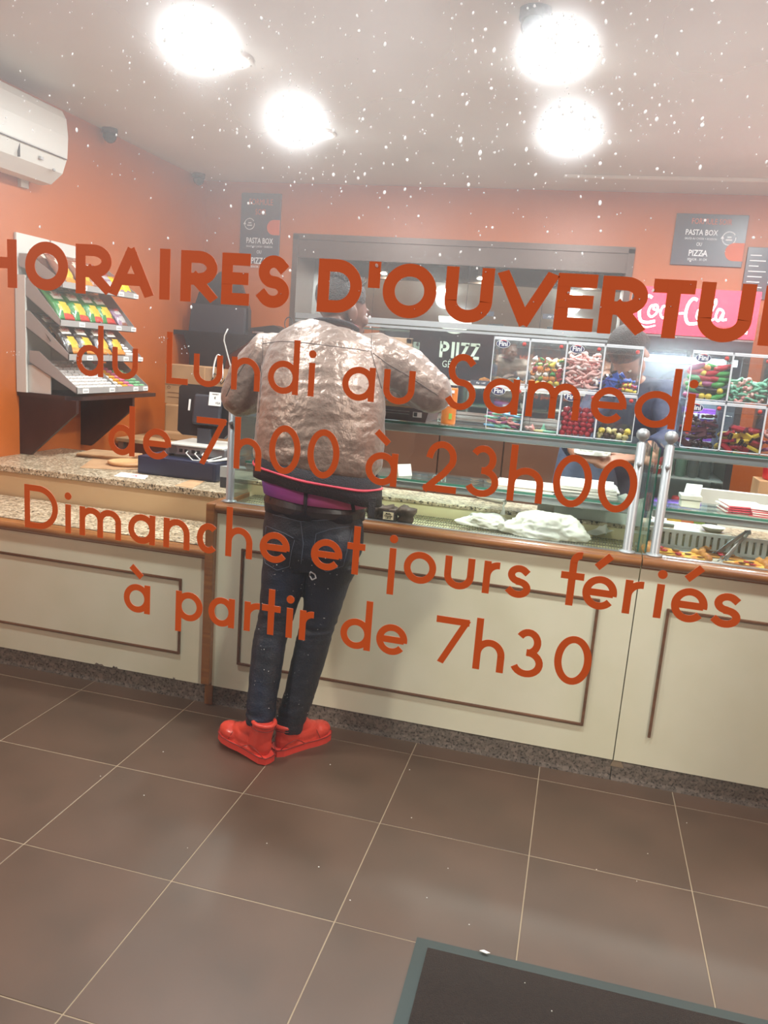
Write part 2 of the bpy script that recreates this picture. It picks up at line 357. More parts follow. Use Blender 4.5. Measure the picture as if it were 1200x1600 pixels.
# shop front: wall above and frame round the big window
struct(MB().box((XW, YG-.1, 2.52), (XR, YG+.06, ZC)).build('wall_front', M['wall']))
fr = MB(); fr.box((XW, YG-.05, 0), (XR, YG+.05, .08)); fr.box((XW, YG-.05, 2.44), (XR, YG+.05, 2.52))
for x in (XW, 2.93, XR-.06): fr.box((x, YG-.05, .08), (x+.06, YG+.05, 2.44))
win = struct(fr.build('window_1', M['blackg']))
def dirt_haze_glass():  # haze painted into the dirt film, stronger towards the top of the pane
    m = glass('shop_window_glass', (.985, .99, .985), 0, .03); nt = m.node_tree; out = nt.nodes['Material Output']; last = out.inputs[0].links[0].from_node
    tc = nt.nodes.new('ShaderNodeTexCoord'); n = nt.nodes.new('ShaderNodeTexNoise'); n.inputs['Scale'].default_value = 2.2; n.inputs['Detail'].default_value = 3
    sx = nt.nodes.new('ShaderNodeSeparateXYZ'); nt.links.new(tc.outputs['Object'], sx.inputs[0]); nt.links.new(tc.outputs['Object'], n.inputs['Vector'])
    mr = nt.nodes.new('ShaderNodeMapRange'); mr.inputs['From Min'].default_value = 1.45; mr.inputs['From Max'].default_value = 1.95
    mr.inputs['To Min'].default_value = HAZE_FILM[0]; mr.inputs['To Max'].default_value = HAZE_FILM[1]; nt.links.new(sx.outputs[2], mr.inputs[0])
    m2 = nt.nodes.new('ShaderNodeMath'); m2.operation = 'MULTIPLY'; r = nt.nodes.new('ShaderNodeMapRange'); r.inputs['From Min'].default_value = .3; r.inputs['From Max'].default_value = .7; r.inputs['To Min'].default_value = .7; r.inputs['To Max'].default_value = 1.3
    nt.links.new(n.outputs['Fac'], r.inputs[0]); nt.links.new(mr.outputs[0], m2.inputs[0]); nt.links.new(r.outputs[0], m2.inputs[1])
    d = nt.nodes.new('ShaderNodeBsdfTranslucent'); d.inputs[0].default_value = (.9, .9, .9, 1)
    ms = nt.nodes.new('ShaderNodeMixShader'); nt.links.new(m2.outputs[0], ms.inputs[0]); nt.links.new(last.outputs[0], ms.inputs[1]); nt.links.new(d.outputs[0], ms.inputs[2]); 
    # lamp glare added to the pane: a little of the light is scattered forwards
    rf = nt.nodes.new('ShaderNodeBsdfRefraction'); rf.inputs['Roughness'].default_value = .56; rf.inputs['IOR'].default_value = 1.08
    m3 = nt.nodes.new('ShaderNodeMixShader'); m3.inputs[0].default_value = .055
    nt.links.new(ms.outputs[0], m3.inputs[1]); nt.links.new(rf.outputs[0], m3.inputs[2]); nt.links.new(m3.outputs[0], out.inputs[0])
    return m
HAZE_FILM = (.010, .22)
MG = dirt_haze_glass()
for x0, x1 in ((XW+.06, 2.93), (2.99, XR-.06)):
    link('window_glass', MB().add([(x0, YG, .08), (x1, YG, .08), (x1, YG, 2.44), (x0, YG, 2.44)], [(0, 1, 2, 3)]).mesh('window_glass', MG), win)
# dust and dried droplets on the pane, thickest in front of the lamps
mb = MB(); rnd = random.Random(3)
cl = [((350, 88), 110, 130), ((875, 97), 130, 190), ((893, 218), 110, 120), ((491, 206), 110, 120), ((600, 120), 420, 330), ((900, 150), 330, 260), ((100, 120), 200, 60), ((700, 330), 400, 70)]
spots = []
for (c, s, n) in cl:
    for _ in range(n): spots.append((rnd.gauss(c[0], s), rnd.gauss(c[1], s*.55), abs(rnd.gauss(0, .00075))+.0004))
for c in ((120, 563), (255, 530), (290, 545), (20, 552)):
    for _ in range(7): spots.append((rnd.gauss(c[0], 5), rnd.gauss(c[1], 3), .0007))
for px, py, r in spots:
    if py > 520 and r > .0008 or py < -60 or py > 600: continue
    p = at(px, py, Y=YG-.002); k = rnd.uniform(.8, 1.7)
    mb.ell(p, (r, .0005, r*k), n=6, m=4, rot=Euler((0, rnd.uniform(-.6, .6), 0)).to_matrix())
tag(mb.build('dust', tl('dust_speck', (.95, .95, .95), .75), win), 'white dust specks and dried droplets on the pane', kind='stuff')
# outside: pavement
struct(MB().box((-8, -12, -.2), (12, YG-.1, -.1)).build('pavement', mat('pavement', '4a4846', .8)))

# ceiling lamps, trunking, sensors
lp = ['leftmost large round ceiling downlight, glowing white', 'small round ceiling downlight glowing near the back wall, left of centre', 'largest and brightest round ceiling downlight, right of centre', 'round ceiling downlight glowing below the brightest one, near the back wall',
      'round ceiling downlight by the shop window, left', 'round ceiling downlight by the shop window, middle', 'round ceiling downlight over the right counter', 'round ceiling downlight over the right back corner', 'round ceiling downlight by the shop window, right']
proto = None
for (x, y), lb in zip(LAMPS, lp):
    if proto is None:
        proto = thing('ceiling_downlight', lb, 'lamp', (x, y, ZC), group='round ceiling downlights')
        MB().lathe([(.125, 0), (.128, -.008), (.12, -.014), (.108, -.014), (.105, -.006)], 32).build('trim_ring', M['white'], proto)
        MB().lathe([(.105, -.004), (.105, -.008), (0.0001, -.009)], 32).build('diffuser', M['lamp'], proto)
    else: dup(proto, (x, y, ZC), label=lb)
tag(MB().box((1.7, 2.56, ZC-.02), (XR, 2.585, ZC), bev=.003).build('cable_trunking', M['white']), 'thin straight white strip across the ceiling near the back wall', 'cable duct')
def sensor(loc, s, lb, rot):
    t = thing('dome_sensor', lb, 'security camera', loc, rot=rot, group='dark ceiling dome sensors')
    MB().lathe([(.055*s, 0), (.055*s, -.03*s), (.05*s, -.035*s)], 20).build('base', M['blackg'], t)
    MB().lathe([(.048*s, -.035*s), (.046*s, -.06*s), (.034*s, -.082*s), (.015*s, -.094*s), (.001, -.096*s)], 20).build('dome', mat('smoked_dome', '20343c', .15), t)
sensor((XW+.06, 1.66, ZC), .85, 'dark dome sensor at the top of the left wall, beside the air conditioner', (0, 0, 0))
sensor((XW+.06, 2.80, ZC), .85, 'dark dome sensor in the far ceiling corner of the left wall', (0, 0, 0))
sensor((1.672, .17, ZC), 1.0, 'dark teal dome hanging from the ceiling at the top edge, above the brightest lamp', (0, 0, 0))
mb = MB().ell((0, 0, 0), (.012, .006, .008)); 
# air conditioner on the left wall
ac = thing('air_conditioner', 'white wall-mounted split air conditioner high on the orange left wall', 'air conditioner', (XW, .62, 2.30))
prof = [(0, .02), (0, .385), (.13, .385), (.19, .37), (.215, .33), (.225, .24), (.22, .14), (.19, .06), (.12, .005), (.05, .0)]
R_ = Matrix(((1, 0, 0, 0), (0, 0, 1, 0), (0, 1, 0, 0), (0, 0, 0, 1)))     # local (x,y,z)->(x,z,y)
def ext(pr, y0, y1, m=0, mb=None):
    mb = mb or MB(); mb.prism(pr, y1-y0, m, M=T(0, y0, 0) @ R_); return mb
bd = ext(prof, -.5, .41); bd.build('casing', M['white'], ac)
MB().box((.218, -.5, .128), (.2275, .40, .131)).build('seam', M['blackg'], ac)
MB().box((.2, .05, .06), (.2135, .053, .128)).build('seam', M['blackg'], ac)
ext([(.17, .047), (.195, .075), (.2, .072), (.175, .043)], -.5, -.08).build('air_flap', mat('flap_grey', '6f6a60', .5), ac)  # flap in a darker grey than the casing
MB().box((.205, .2, .085), (.2165, .225, .1)).build('display_window', M['grey'], ac)
MB().ell((.205, .32, .06), (.008, .012, .008)).build('sensor', M['grey'], ac)
MB().box((.0, .3, -.03), (.02, .36, .01)).build('bracket', M['white'], ac)

# display niche in the back wall
nic = thing('display_niche', 'long bronze-framed mirrored display niche in the orange back wall', 'display niche', (0, YB, 0))
fb = MB(); d = AD; e = .012
fb.box((AX0-e, -.012, AZ1-.03), (AX1+e, d, AZ1+e)); fb.box((AX0-e, -.012, AZ0), (AX0+.03, d, AZ1)); fb.box((AX1-.03, -.012, AZ0), (AX1+e, d, AZ1)); fb.box((AX0, -.0, AZ0-.03), (AX1, d, AZ0))
fb.build('frame', M['bframe'], nic)
MB().box((AX0, .0, AZ1-.16), (AX1, .03, AZ1-.03)).build('pelmet', M['bframe'], nic)
for x0, x1 in ((AX0+.03, .27), (.273, 1.02), (1.023, 1.6), (1.603, AX1-.03)):
    MB().box((x0, d-.012, AZ0), (x1, d-.008, 1.765)).build('mirror_panel', M['mirror'], nic)
    o = MB().box((x0, -.002, 0), (x1, .002, .58)).build('mirror_panel', M['mirror'], nic); o.location = (0, d-.06, 1.77); o.rotation_euler = (math.radians(-4.2), 0, 0)
for px, py in ((535, 393), (720, 405), (920, 417)):
    p = at(px, py, Z=AZ1-.165); x = p.x; 
    sp = thing('spotlight', {535: 'small recessed spotlight at left under the niche soffit', 720: 'bright small spotlight in the middle of the niche soffit', 920: 'small recessed spotlight at right under the niche soffit'}[px], 'lamp', (x, YB+.12, AZ1-.03), group='niche spotlights')
    MB().lathe([(.035, -.09), (.04, -.10), (.028, -.102), (.026, -.095)], 16).build('trim_ring', M['chrome'], sp)
    MB().lathe([(.026, -.094), (.001, -.097)], 16).build('bulb', M['spot'], sp)
    MB().lathe([(.03, 0), (.03, -.09)], 12).build('housing', M['bframe'], sp)
    area('spotlight_light', (x, YB+.12, AZ1-.14), 6, .05, (1, .92, .8))
for zz, yy, pr_ in ((1.795, .02, 1), (1.385, -.08, 2)):
    MB().box((AX0+.03, yy, zz), (AX1-.03, yy+.3, zz+.008)).build('glass_shelf', M['gshelf'], nic)
    MB().box((AX0+.03, yy-.012, zz-.018), (AX1-.03, yy, zz+.022)).build('shelf_rail', M['alum'] if pr_ == 1 else M['white'], nic)
    if pr_ == 1:
        MB().box((AX0+.03, yy-.01, zz-.045), (AX1-.03, yy+.01, zz-.028)).build('shelf_rail', M['alum'], nic)
# price tags on the rails
k = 0
for px0, px1, py, zz, yy, tx in ((655, 682, 583, 1, -.094, '1,40€'), (683, 702, 592, 1, -.094, '0,95€'), (735, 768, 597, 1, -.094, '80gr  1,40€'), (745, 772, 489, 2, .006, '1,20€'), (848, 880, 494, 2, .006, '60gr  1,10€')):
    a = at(px0, py, Y=YB+yy); bb = at(px1, py+1.5, Y=YB+yy); h = .035
    pt = MB().box((0, -.002, -h/2), (bb.x-a.x, 0, h/2)).build('price_tag', M['slate']); pt.location = (a.x, YB+yy, a.z)
    tag(pt, ['dark price label on the white niche rail beside the orange juice bottle, left', 'short dark price label on the niche rail just left of the juice bottle', 'dark price label on the white niche rail left of the candy dispenser', 'dark price label on the upper niche rail, in the middle', 'dark price label on the upper niche rail, right part'][k], 'price label', 'price labels on the niche rails')
    text('print', tx, T((bb.x-a.x)/2, -.0025, -.006) @ FACE, .018, M['wvinyl'], pt, sx=.8); k += 1
area('niche_strip_light', (1.0, YB+.14, 1.37), 5, 2.0, (1, .97, .9), (0, 0, 0), 'RECTANGLE', .04)
# mirror reflection of the window sign, built as letters on a dark panel
ym = YB+AD-.06
vs = tag(bpy.data.objects.new('reflected_lettering', None), 'painted mirror reflection in the niche: dark panel, white lettering PIIZZ, pale round emblem', 'sign'); C.objects.link(vs); vs.location = (0, ym, 0)
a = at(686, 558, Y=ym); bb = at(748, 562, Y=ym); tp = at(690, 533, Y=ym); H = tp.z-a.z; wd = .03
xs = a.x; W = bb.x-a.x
def glyph_simple(ch, x0, x1, z0, H, wd, parent, mt, y=0):
    mb = MB(); G = {'P': [([(0,0),(0,1)],1),([(0,1)]+arc(.45,.73,.55,.27,90,-90,12)+[(0,.46)],0)], 'I': [([(.5,0),(.5,1)],1)], 'Z': [([(0,1),(1,1)],1),([(1,1),(0,0)],0),([(0,0),(1,0)],1)]}
    for pts, e_ in G[ch]: ribbon(mb, [(x0+wd/2+u*(x1-x0-wd), z0+wd/2+v*(H-wd)) for u, v in pts], wd, e_, lambda x, z, dd: (x, y-dd, z), .001)
    return mb.build('letter', mt, parent)
pale = mat('pale_green_reflection', 'd5e6dc', .5)
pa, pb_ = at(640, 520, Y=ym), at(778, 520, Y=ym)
MB().box((pa.x, .001, 1.395), (pb_.x, .006, 1.765)).build('dark_reflection_panel', mat('dark_reflection_gloss', '2b2a30', .12, col2='3b3036', scale=5), vs)
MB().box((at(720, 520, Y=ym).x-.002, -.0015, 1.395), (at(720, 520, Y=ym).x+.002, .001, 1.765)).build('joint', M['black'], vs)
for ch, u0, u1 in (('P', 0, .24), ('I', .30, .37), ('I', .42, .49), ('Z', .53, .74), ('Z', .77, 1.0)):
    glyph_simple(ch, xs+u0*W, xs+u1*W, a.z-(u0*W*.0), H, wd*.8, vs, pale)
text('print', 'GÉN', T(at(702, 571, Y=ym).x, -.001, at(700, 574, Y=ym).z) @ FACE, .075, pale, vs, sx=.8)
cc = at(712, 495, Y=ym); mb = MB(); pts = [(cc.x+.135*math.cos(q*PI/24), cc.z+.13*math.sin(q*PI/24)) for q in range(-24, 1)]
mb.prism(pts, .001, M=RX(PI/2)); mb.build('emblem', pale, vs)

# posters and menus on the back wall
def poster(name, p0, p1, p2, lb, cat='poster', grp=None):
    a = at(*p0, Y=YB-.012); b_ = at(*p1, Y=YB-.012); c = at(*p2, Y=YB-.012)
    W = b_.x-a.x; Hh = a.z-c.z
    t = thing(name, lb, cat, (a.x, YB-.001, c.z), group=grp)
    MB().box((0, -.014, 0), (W, 0, Hh), bev=.002).build('board', M['slate'], t)
    return t, W, Hh
def ptext(t, s, x, z, size, mt, sx=.72, bold=.0): text('print', s, T(x, -.0146, z) @ FACE, size, mt, t, sx=sx, bold=bold)
def cyc(t, x, z, r):
    mb = MB(); pl = lambda xx, zz, dd: (xx, -.0145-dd, zz)
    ribbon(mb, [(x+r*math.cos(math.radians(q)), z+r*math.sin(math.radians(q))) for q in range(200, 20, -12)], .005, 0, pl, .0005)
    mb.build('print', M['wvinyl'], t); mb = MB()
    ribbon(mb, [(x+r*math.cos(math.radians(q)), z+r*math.sin(math.radians(q))) for q in range(10, -160, -12)], .005, 0, pl, .0005)
    mb.build('print', M['wvinyl'], t); mb = MB()
    mb.add([(x-r-.012, -.0152, z-.004), (x-r+.012, -.0152, z-.004), (x-r, -.0152, z+.016)], [(0, 1, 2)])
    mb.build('print', M['wvinyl'], t); MB().box((x-.02, -.0152, z-.014), (x+.02, -.0145, z-.006)).build('print', M['wvinyl'], t); MB().box((x-.012, -.0152, z+.004), (x+.014, -.0145, z+.012)).build('print', M['wvinyl'], t)
t, W, Hh = poster('menu_poster', (378, 301), (440, 305), (374, 410), 'tall narrow slate-grey poster with FORMULE SOIR in orange, beside the niche', 'poster', 'slate grey offer posters')
z = Hh
ptext(t, 'FORMULE', W*.5, z-.085, .062, M['ovinyl']); ptext(t, 'SOIR', W*.5, z-.155, .058, M['ovinyl'])
MB().prism(arc(W-.05, .0, .055, .055, 90, 270, 14)+[(W-.001, -.055), (W-.001, .055)], .001, M=T(0, -.0142, z-.245) @ RX(PI/2)).build('price_badge', M['ovinyl'], t)
ptext(t, '5', W-.055, z-.275, .095, M['wvinyl'], .8, .001); ptext(t, '€', W-.022, z-.232, .035, M['wvinyl'])
cyc(t, .075, z-.225, .04)
ptext(t, 'PASTA BOX', W*.5, z-.365, .058, M['wvinyl'], .72, .0008); ptext(t, 'SAUCE AU CHOIX + BOISSON', W*.5, z-.395, .02, M['wvinyl'], .8)
ptext(t, 'OU', W*.5, z-.44, .036, M['wvinyl']); ptext(t, 'PIZZA', W*.5, z-.515, .066, M['wvinyl'], .72, .0008); ptext(t, 'SENIOR - 31 CM', W*.5, z-.545, .023, M['wvinyl'], .8)
t, W, Hh = poster('menu_poster', (1058, 333), (1171, 337), (1045, 413), 'wide slate-grey poster with FORMULE SOIR and PASTA BOX above the red lit fridge sign', 'poster', 'slate grey offer posters')
z = Hh
ptext(t, 'FORMULE SOIR', W*.5, z-.065, .052, M['ovinyl']); ptext(t, 'PASTA BOX', W*.38, z-.135, .05, M['wvinyl'], .78, .0008)
ptext(t, 'SAUCE AU CHOIX + BOISSON', W*.38, z-.165, .019, M['wvinyl'], .8); ptext(t, 'OU', W*.37, z-.205, .033, M['wvinyl']); ptext(t, 'PIZZA', W*.37, z-.27, .056, M['wvinyl'], .8, .0008); ptext(t, 'SENIOR - 31 CM', W*.37, z-.30, .022, M['wvinyl'], .8)
cyc(t, W*.77, z-.15, .042)
MB().prism(arc(W-.06, .0, .058, .058, 90, 270, 14)+[(W-.001, -.058), (W-.001, .058)], .001, M=T(0, -.0142, z-.235) @ RX(PI/2)).build('price_badge', M['ovinyl'], t)
ptext(t, '5', W-.06, z-.268, .095, M['wvinyl'], .8, .001); ptext(t, '€', W-.025, z-.22, .035, M['wvinyl'])
a = at(1165, 383, Y=YB-.02); c = at(1158, 466, Y=YB-.02)
t = thing('price_board', 'slate-grey price list board at the right edge, beside the wide offer poster', 'sign', (a.x+.02, YB-.001, c.z)); W = .5; Hh = a.z-c.z-.01
MB().box((0, -.02, 0), (W, 0, Hh), bev=.002).build('board', M['slate'], t)
for k in range(9):
    zz = Hh-.055-k*.034
    mb = MB(); mb.box((.02, -.0206, zz), (.02+[.07, .1, .06, .11, .09, .08, .1, .07, .11][k], -.02, zz+.006)); mb.build('print', M['wvinyl'], t); mb = MB(); mb.box((.15, -.0206, zz), (.175, -.02, zz+.01)); mb.build('print', M['wvinyl'], t)
# ============================================================ COUNTERS
Y0 = .08                       # front plane of the counters
def rail(x0, x1, z0, z1, yb, mt, parent, name='wood_rail', out=.022):
    """rounded nosing along x"""
    h = z1-z0; pr = [(yb, z0), (Y0-.004, z0)]+[(Y0-out+.022-math.sin(q*PI/12)*.026, z0+h*.1+(h*.9)*(1-math.cos(q*PI/12))/2) for q in range(1, 12)]+[(Y0+.006, z1), (yb, z1)]
    mb = MB(); mb.prism(pr, x1-x0, M=T(x0, 0, 0) @ Matrix(((0, 0, 1, 0), (1, 0, 0, 0), (0, 1, 0, 0), (0, 0, 0, 1))))
    return mb.build(name, mt, parent)
def moulding(parent, x0, x1, z0, z1, y, right=True, bottom=True, left=True, top=True):
    w_ = .011; 
    def strip(a, b_, nm='moulding'): MB().box(a, b_, bev=.003).build(nm, M['woodd'], parent)
    if top: strip((x0, y-.009, z1-w_), (x1, y, z1))
    if bottom: strip((x0, y-.009, z0), (x1, y, z0+w_))
    if left: strip((x0, y-.0091, z0), (x0+w_, y, z1))
    if right: strip((x1-w_, y-.0091, z0), (x1, y, z1))
# --- low counter at left
lc = thing('low_counter', 'low cream counter at left with wooden edge and speckled granite ledge', 'counter', (-.3, .08, 0))
def P(o, ox=None):  # parts are modelled in room coordinates; make them relative to their thing
    return o
def rel(t):
    for c in t.children:
        if c.get('_rel'): continue
        c.location = Vector(c.location)-Vector(t.location); c['_rel'] = 1
    for c in t.children:
        if '_rel' in c: del c['_rel']
x0, x1 = XW+.001, .548
MB().box((x0, Y0, .092), (x1, Y0+.02, .66)).build('front_panel', M['cream'], lc)
MB().box((x0, Y0+.02, 0), (x1, Y0+.045, .10)).build('plinth', M['granp'], lc)
moulding(lc, x0+.02, .436, .213, .553, Y0, left=False)
rail(x0, x1, .655, .70, Y0+.04, M['wood'], lc, 'wood_edge')
MB().box((x0, Y0+.03, .66), (x1, .527, .70)).build('granite_ledge', M['gran'], lc)
MB().box((x0, Y0+.05, 0), (x1, .525, .655)).build('body', M['beige'], lc)
# chips knocked out of the bottom edge of the laminate
mb = MB()
for px, py, ww in ((155, 1031, .05), (180, 1035, .03), (272, 1060, .012)):
    p = at(px, py, Y=Y0-.0005); mb.prism([(p.x-ww/2, .0905), (p.x+ww/2, .0905), (p.x+ww*.3, .1), (p.x, .097), (p.x-ww*.3, .102)], .001, M=T(0, Y0, 0) @ RX(PI/2))
mb.build('chipped_edge', M['granp'], lc)
rel(lc)
# --- raised granite counter behind it
rc = thing('raised_counter', 'raised counter with beige front and speckled granite worktop carrying the till', 'counter', (-.3, .56, 0))
MB().box((XW+.001, .545, 0), (.585, .57, .822)).build('front_board', M['beige'], rc)
MB().box((XW+.001, .528, .822), (.585, 1.27, .853), bev=.004).build('granite_worktop', M['gran'], rc)
MB().box((XW+.001, .57, 0), (.585, 1.22, .822)).build('body', M['beige'], rc)
rel(rc)
# --- wooden end post and display counter
def display(name, label, x0, x1, xpost, leftpost, moulds, tag_left):
    t = thing(name, label, 'display counter', ((x0+x1)/2, .08, 0))
    MB().box((x0, Y0, .095), (x1, Y0+.02, .862)).build('front_panel', M['cream'], t)
    MB().box((x0, Y0+.02, 0), (x1, Y0+.045, .11)).build('plinth', M['granp'], t)
    rail(x0, x1, .858, .902, Y0+.05, M['wood'], t)
    MB().box((x0, Y0+.026, .900), (x1, Y0+.05, .904)).build('steel_lip', M['alu'], t)
    for mo in moulds: moulding(t, *mo[:5], **mo[5])
    MB().box((x0+.005, Y0+.05, 0), (x1-.005, .60, .845)).build('body', M['cream2'], t)
    MB().box((x0, .40, .845), (x1, .42, .936)).build('back_riser', M['cream2'], t)
    MB().box((x0, .395, .936), (x1, .62, .952), bev=.003).build('granite_ledge', M['gran'], t)
    # glass shelves on aluminium profiles
    for nm, z, yf, yb in (('upper', 1.298, .165, .52), ('middle', 1.058, .27, .52)):
        MB().box((x0+.03, yf, z-.008), (x1-.03, yb, z)).build('glass_shelf', M['gshelf'], t)
        MB().box((x0+.03, yf-.0015, z-.0085), (x1-.03, yf, z+.0005)).build('shelf_edge', M['gedge'], t)
        MB().box((x0+.03, yf+.006, z-.040), (x1-.03, yf+.022, z-.009), bev=.004).build('shelf_profile', M['alum'], t)
    # front pane and side panes
    MB().box((x0+.012, .136, .905), (x1-.012, .142, 1.285)).build('front_pane', M['glass'], t)
    for xs_ in ((x0+.012), (x1-.012)):
        MB().box((xs_-.0025, .14, .905), (xs_+.0025, .52, 1.292)).build('side_pane', M['gshelf'], t)
        MB().box((xs_-.003, .1365, .905), (xs_+.003, .1395, 1.294)).build('pane_edge', M['gedge'], t)
    for xp in xpost:
        p = MB(); p.lathe([(.030, 0), (.030, .006), (.019, .009), (.0165, .012), (.0165, .405), (.012, .408), (.010, .412), (.013, .417), (.021, .424), (.0245, .436), (.021, .449), (.010, .457), (.0005, .459)], 24)
        o = p.build('post', M['alum'], t); o.location = (xp, .118, .902)
        b_ = MB().lathe([(.009, 0), (.009, .008), (.006, .011), (.0005, .0115)], 14, M=RX(PI/2)).build('screw_cap', M['alum'], o); b_.location = (0, -.015, .33)
        b2 = MB().box((-.01, .01, .375), (.01, .06, .392), bev=.003).build('shelf_clamp', M['alum'], o)
    area('display_light', ((x0+x1)/2, .19, 1.252), 4, x1-x0-.2, (1, .96, .82), (math.radians(8), 0, 0), 'RECTANGLE', .02)
    rel(t); return t
ep = tag(MB().box((.5485, Y0-.03, .105), (.5875, Y0+.44, .90), bev=.006).box((.55, Y0+.012, 0), (.586, Y0+.06, .105)).build('wooden_end_panel', M['wood']), 'upright brown wooden end panel between the low counter and the display counter', 'panel')
dl = display('display_counter', 'long cream display counter with glass screen, behind the standing customer', .588, 2.266, [.622, 2.215], True, [(.702, 2.142, .213, .722, Y0, {})], 1)
dr = display('display_counter', 'right-hand cream display counter full of pizza slices and tongs', 2.270, 3.85, [2.312], False, [(2.378, 3.8, .213, .722, Y0, dict(bottom=False))], 0)
# chip at the bottom corner of the joint
MB().prism([(0, 0), (.05, 0), (.035, .03), (.01, .034)], .004, M=T(2.262, Y0+.019, .062) @ RX(PI/2)).build('chipped_corner', M['grout'], dr).location = -Vector(dr.location)
# wire grid tray of the left display
gt = thing('wire_rack', 'cream wire rack lying in the bottom of the middle display counter', 'rack', (1.43, .3, .867))
xa, xb = .615, 2.255
for i in range(3):
    u0 = xa+i*(xb-xa)/3+.004; u1 = xa+(i+1)*(xb-xa)/3-.004
    mb = MB(); zz = .022
    n = 50
    for k in range(n+1):
        x = u0+(u1-u0)*k/n; mb.box((x-.0013, .135, zz-.0012), (x+.0013, .395, zz+.0012))
    for y in (.137, .20, .26, .32, .393): mb.box((u0, y-.002, zz-.004), (u1, y+.002, zz-.001))
    o = mb.build('wire_grid', mat('wire_cream', '777460', .4, .3) if i == 0 else bpy.data.materials['wire_cream'], gt); o.location = (-1.43, -.3, 0)
    MB().box((u0, .135, 0), (u1, .395, .008)).build('tray', M['cream2'], gt).location = (-1.43, -.3, 0)
# lit floor of the right display
tr = tag(MB().box((2.29, .135, .8455), (3.83, .36, .884), bev=.002).build('serving_tray', M['white']), 'white tray under the pizza slices in the right display', 'tray')

# --- back bar under the niche
bb = thing('back_bar', 'brown panelled back bar below the mirrored niche', 'cabinet', (1.0, 2.6, 0))
xs_ = [-.26, .15, .60, 1.05, 1.50, 1.95, 2.2]
for i in range(len(xs_)-1):
    MB().box((xs_[i]+.004, 2.585, .1), (xs_[i+1]-.004, 2.61, 1.06), bev=.003).build('door', M['brownp'], bb)
MB().box((-.26, 2.61, 0), (2.2, 3.015, 1.06)).build('body', M['bframe'], bb)
MB().box((-.27, 2.57, 1.062), (2.21, 3.02, 1.095), bev=.004).build('worktop', M['woodd'], bb)
rel(bb)
# ============================================================ OPENING HOURS ON THE WINDOW
LINES = [[1.6015, [["H", 1.0433, 1.1085], ["O", 1.1236, 1.2005], ["R", 1.214, 1.2763], ["A", 1.273, 1.3457], ["I", 1.357, 1.3756], ["R", 1.3925, 1.4517], ["E", 1.459, 1.5037], ["S", 1.515, 1.5655], ["D", 1.6085, 1.6741], ["'", 1.6857, 1.6968], ["O", 1.7046, 1.7812], ["U", 1.7932, 1.8591], ["V", 1.8657, 1.9422], ["E", 1.9435, 1.9947], ["R", 2.0012, 2.0599], ["T", 2.0652, 2.1168], ["U", 2.1234, 2.1886], ["R", 2.1994, 2.2616]]], [1.4807, [["d", 1.215, 1.2629], ["u", 1.2787, 1.3232], ["L", 1.3721, 1.4085], ["u", 1.4178, 1.4652], ["n", 1.4799, 1.5262], ["d", 1.5387, 1.5869], ["i", 1.5999, 1.6137], ["a", 1.6543, 1.7032], ["u", 1.7158, 1.7616], ["S", 1.8059, 1.849], ["a", 1.8593, 1.9085], ["m", 1.9193, 1.9908], ["e", 2.0052, 2.0514], ["d", 2.0618, 2.1155], ["i", 2.1231, 2.1396]]], [1.3613, [["d", 1.2729, 1.3195], ["e", 1.3342, 1.383], ["7", 1.4252, 1.4743], ["h", 1.4889, 1.5339], ["0", 1.546, 1.5958], ["0", 1.6072, 1.6569], ["à", 1.698, 1.746], ["2", 1.786, 1.834], ["3", 1.8464, 1.8932], ["h", 1.9062, 1.9554], ["0", 1.9675, 2.0195], ["0", 2.0279, 2.0793]]], [1.2214, [["D", 1.1164, 1.18], ["i", 1.1919, 1.2064], ["m", 1.2207, 1.2972], ["a", 1.3101, 1.3582], ["n", 1.3731, 1.4189], ["c", 1.4314, 1.4708], ["h", 1.4807, 1.5257], ["e", 1.5379, 1.5872], ["e", 1.6219, 1.6715], ["t", 1.6787, 1.7066], ["j", 1.7405, 1.758], ["o", 1.7673, 1.816], ["u", 1.8282, 1.872], ["r", 1.8853, 1.9171], ["s", 1.9181, 1.9541], ["f", 1.9939, 2.027], ["é", 2.0255, 2.0725], ["r", 2.0815, 2.1157], ["i", 2.1191, 2.1373], ["é", 2.1443, 2.1913], ["s", 2.1965, 2.2346]]], [1.1041, [["à", 1.3035, 1.3514], ["p", 1.3976, 1.445], ["a", 1.4553, 1.5005], ["r", 1.5171, 1.5526], ["t", 1.5466, 1.5776], ["i", 1.5852, 1.601], ["r", 1.6096, 1.6418], ["d", 1.6768, 1.7253], ["e", 1.7339, 1.7822], ["7", 1.8235, 1.8728], ["h", 1.8829, 1.9283], ["3", 1.9379, 1.984], ["0", 1.9988, 2.0507]]]]
lab = ['first line of window lettering, HORAIRES D\'OUVERTURE, in bold orange capitals', 'second line of orange window lettering, du Lundi au Samedi', 'third line of orange window lettering, de 7h00 à 23h00', 'fourth line of orange window lettering, Dimanche et jours fériés', 'bottom line of orange window lettering, à partir de 7h30']
for li, (z0, row) in enumerate(LINES):
    wd = (.0172, .0092, .0096, .0102, .0104)[li]
    t = thing('window_lettering', lab[li], 'lettering', (0, YG-.0012, 0), group='orange opening hours on the window')
    for ch, a, b_ in row:
        z = z0-(.0105*((a+b_)/2-1.7) if li == 0 else 0)
        if li == 0: m_ = letter_mesh(ch, a, b_, z, 0, wd, .0735, .0735, .0735)
        else: m_ = letter_mesh(ch, a, b_, z, 0, wd, .0485, .0735 if li > 1 else .0775, .079)
        m_.build('letter', M['letter'], t)
